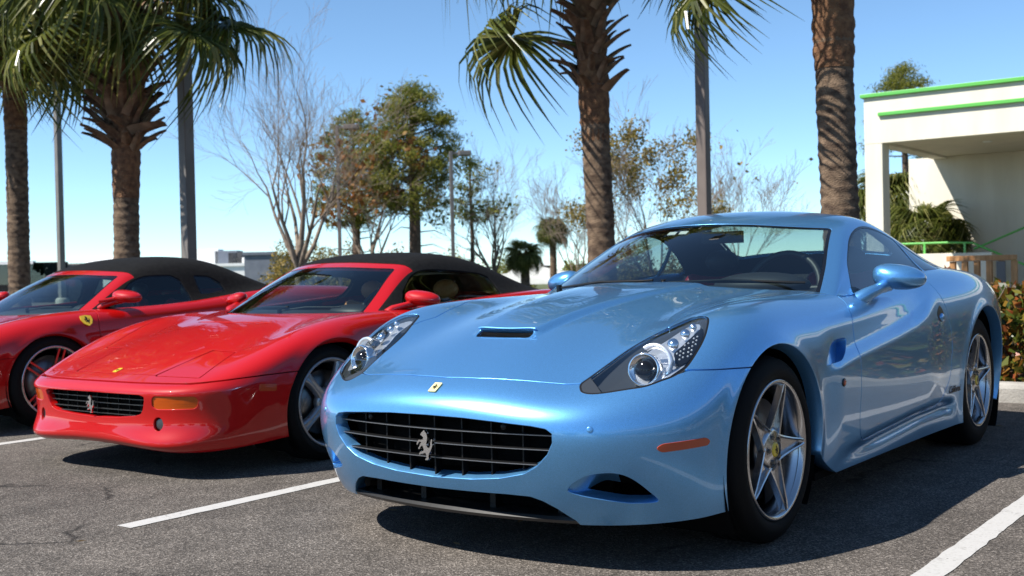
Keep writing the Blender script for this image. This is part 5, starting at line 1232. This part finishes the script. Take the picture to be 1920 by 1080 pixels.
# ---------------------------------------------------------------- buildings
def xbox(name, mt, parent, x0, x1, y0, y1, z0, z1, bev=0):
    o = MB().box(x0, x1, y0, y1, z0, z1).build(name, mt, parent)
    return bevel(o, bev) if bev else o
def cream_building():
    ox, oy = -5.05, 17.8
    R = empty('cream_building', (ox, oy, 0), 0, 'cream stucco building with bright green roof edge, open walkway and outdoor stairs', 'building')
    W = 26; H0, H1 = 3.32, 4.26
    xbox('fascia', M['stucco'], R, 0, W, 0, .30, H0, H1-.06)
    xbox('fascia_return', M['stucco'], R, 0, .30, .302, 4.6, H0+.002, H1-.062)
    xbox('roof_slab', M['soffit'], R, .302, W, .302, 9, H0+.05, H0+.30)
    xbox('roof_trim', M['green'], R, -.06, W, -.06, .34, H1-.058, H1+.015, .008)
    xbox('roof_trim', M['green'], R, -.06, .34, .342, 4.7, H1-.058, H1+.015, .008)
    xbox('green_band', M['green'], R, .28, W, -.06, -.003, H1-.43, H1-.36, .006)
    xbox('pillar', M['stucco'], R, .0, .34, .003, .40, 0, H0-.002, .01)
    xbox('back_wall', M['stucco'], R, -.55, W, 4.40, 4.65, 0, H0+.045)
    xbox('end_wall', M['stucco'], R, 5.2, 5.45, .9, 4.395, 0, 2.35)
    for k, (x, y) in enumerate(((1.8, 1.8), (3.6, 2.4), (5.5, 1.6))): MB().lathe([(0, 0), (.08, 0), (.09, .02)], 16, Matrix.Translation((x, y, H0+.028))).build('ceiling_light', M['white'], R)
    for x in (2.6, 5.6, 8.6): xbox('wall_joint', M['soffit'], R, x-.012, x+.012, 4.388, 4.398, 0, H0+.04)
    # stairs climbing along the back wall
    for i in range(12): xbox('stair', M['concrete'], R, 1.9+i*.29, 2.21+i*.29, 2.9, 4.38, 0+.17*i, .17*(i+1), .006)
    xbox('stair_wall', M['stucco'], R, -.5, 1.75, 2.2, 2.45, 0, 1.20, .01)
    def rail(pts, r=.022): MB().tube(pts, r, 8).build('handrail', M['green'], R)
    rail([(-.5, 2.32, 1.42), (.9, 2.32, 1.42), (1.35, 2.32, 1.40), (3.7, 2.32, .28)])
    rail([(1.2, 3.0, 1.28), (5.4, 3.0, 3.0)])
    for x in (-.4, .4, 1.2): xbox('rail_post', M['green'], R, x-.02, x+.02, 2.30, 2.34, 1.2, 1.41)
    S = xbox('notice_board', M['stucco'], R, 3.55, 4.6, .9, 1.1, 1.05, 2.45, .02)
    xbox('board_panel', M['white'], S, 3.68, 4.5, .885, .897, 1.25, 2.2); xbox('board_stripe', M['green'], S, 3.68, 4.5, .875, .884, 1.78, 1.88)
    return R
cream_building()
def timber_screen():
    p = spot(1840, 12.5, .09); R = empty('timber_screen', p, 0.0, 'small orange-brown timber slat screen standing behind the hedge', 'fence')
    xbox('top_rail', M['wood'], R, -.36, .36, -.05, .05, .93, .99, .006)
    for k in range(6): xbox('slat', M['wood'], R, -.33+k*.128, -.27+k*.128, -.03, .03, 0, .928, .004)
    xbox('panel', M['pole_grey'], R, .17, .26, -.055, -.035, .45, .92)
timber_screen()
def far_building(name, px0, px1, D, top, mt, label, depth=8, units=(), parapet=None, group='low buildings beyond the car park', windows=()):
    a, b = spot(px0, D, 0), spot(px1, D, 0); L = float(np.hypot(*(b-a)[:2])); ang = math.atan2(b[1]-a[1], b[0]-a[0]); H = height((px0+px1)/2, top, D)
    R = empty(name, a, ang, label, 'building', group); xbox('wall', mt, R, 0, L, 0, depth, 0, H)
    xbox('parapet', parapet or mt, R, -.08, L+.08, -.08, .3, H+.002, H+.16)
    for (u, w, h, m_) in units: xbox('roof_unit', m_, R, u*L, u*L+w, 2.0, 2.0+w, H+.002, H+h, .02)
    for (u, w, z0, z1) in windows:
        o = xbox('window', M['glass_dark'], R, u*L, u*L+w, -.03, -.004, z0, z1); xbox('window_frame', M['black'], o, u*L-.06, u*L+w+.06, -.02, -.003, z0-.06, z1+.06)
    return R
far_building('white_building', 330, 460, 62, 500, M['white'], 'long white flat-roofed building with roof units beside the thick grey lamp post', 10, ((.16, 1.2, 1.0, M['white']), (.42, 1.3, .9, M['slate']), (.70, 2.0, .5, M['white']), (.62, .8, .8, M['dark_wall'])))
far_building('grey_building', 458, 514, 60.5, 478, M['slate'], 'dark blue-grey block joined to the white flat-roofed building', 8)
far_building('pale_building', 58, 330, 78, 497, M['white'], 'pale low building seen between the palms on the far side', 10, ((.3, 3, .6, M['white']),), M['concrete'])
far_building('dark_building', -120, 60, 58, 497, M['dark_wall'], 'dark low building with a white roof line behind the drooping palm', 10, (), M['white'], windows=((.5, 3, .3, 2.0), (.75, 3, .3, 2.0)))
# a parked car far behind, only its roof and glass show between the red convertible and the coupe
def far_car(px, D, mt, label, rz=0.0):
    R = empty('parked_car', spot(px, D, 0), rz, label, 'car', 'cars parked beyond the hedge')
    prof = [(-2.2, .35), (-2.25, .62), (-2.1, .85), (-1.2, .95), (-.55, 1.40), (.7, 1.45), (1.45, 1.05), (2.15, .98), (2.25, .7), (2.2, .35)]
    b = MB(); k = len(prof); v = []
    for y, s in ((-.88, .93), (-.80, 1), (.80, 1), (.88, .93)): v += [(x, y*(1 if z < 1 else .84), z if abs(y) < .85 else .35+(z-.35)*.96) for x, z in prof]
    b.add(v, [(i*k+j, i*k+j+1, (i+1)*k+j+1, (i+1)*k+j) for i in range(3) for j in range(k-1)]+[tuple(range(k)), tuple(range(3*k, 4*k))[::-1]], False); bevel(b.build('body', mt, R), .05, 3)
    MB().box(-.95, 1.2, -.76, .76, 1.02, 1.34).build('windows', M['gloss'], R)
    for x in (-1.35, 1.35):
        for s in (-1, 1): MB().lathe([(0, .02), (.2, .03), (.31, .02), (.33, -.02), (.33, -.2)], 24, Matrix.Translation((x, .80*s, .33)) @ Matrix.Rotation(-math.pi/2*s, 4, 'X')).build('wheel', M['tyre'], R)
far_car(996, 62, M['white'], 'white car parked far behind the red convertible soft top', .5)
far_car(1100, 66, M['rim_grey'], 'silver car parked far behind the blue coupe', .5)
# what stands across the car park, seen only as reflections in the paintwork
hedge('hedge', 6.2, 7.4, -9, 14, 1.15, 14000, M['hedge_green'], 'dark green clipped hedge across the aisle from the blue coupe', 'hedge', None, .085, 8)
WB = empty('white_building', (15, -16, 0), 0, 'white flat-roofed building across the aisle behind the dark green hedge', 'building')
xbox('wall', M['white'], WB, 0, 10, 0, 40, 0, 3.0); xbox('roof_edge', M['white'], WB, -.5, 10, -.5, 40.5, 3.3, 3.9); xbox('roof_gap', M['dark_wall'], WB, .15, 10, .15, 39.8, 3.002, 3.298)
for k in range(9): xbox('window', M['gloss'], WB, -.03, -.004, 2+k*4.2, 4.6+k*4.2, .9, 2.3)
for i, (x, y, w, h) in enumerate(((-30, -42, 9, 6), (-16, -46, 8, 5), (0, -44, 10, 6.5), (14, -47, 9, 5.5), (28, -40, 9, 6), (-44, -30, 8, 6), (40, -24, 8, 6))):  # unseen tree row added behind the camera for the paintwork to reflect
    rg = np.random.default_rng(80+i); R = empty('reflection_tree', (x, y, 0), 0, 'broad green tree added unseen behind the camera for reflections', 'tree', 'unseen trees added for reflections')
    MB().tube([(0, 0, 0), (0, 0, h*.5)], [.3, .2], 8).build('trunk', M['bark'], R); q = rg.normal(0, 1, (1500, 3)); q /= np.linalg.norm(q, axis=1, keepdims=True); q *= rg.random((1500, 1))**.35
    V, F = leaf_cloud(rg, q*[w/2, w/2, h*.42]+[0, 0, h*.6], .5, 1.4, .3, .1); cloud_obj('crown', V, F, M['hedge_green'], R)['kind'] = 'stuff'
blue_car(); red_car((-2.773, .494, 0), math.radians(1.124)); round_car((-5.55, .52, 0), 0)
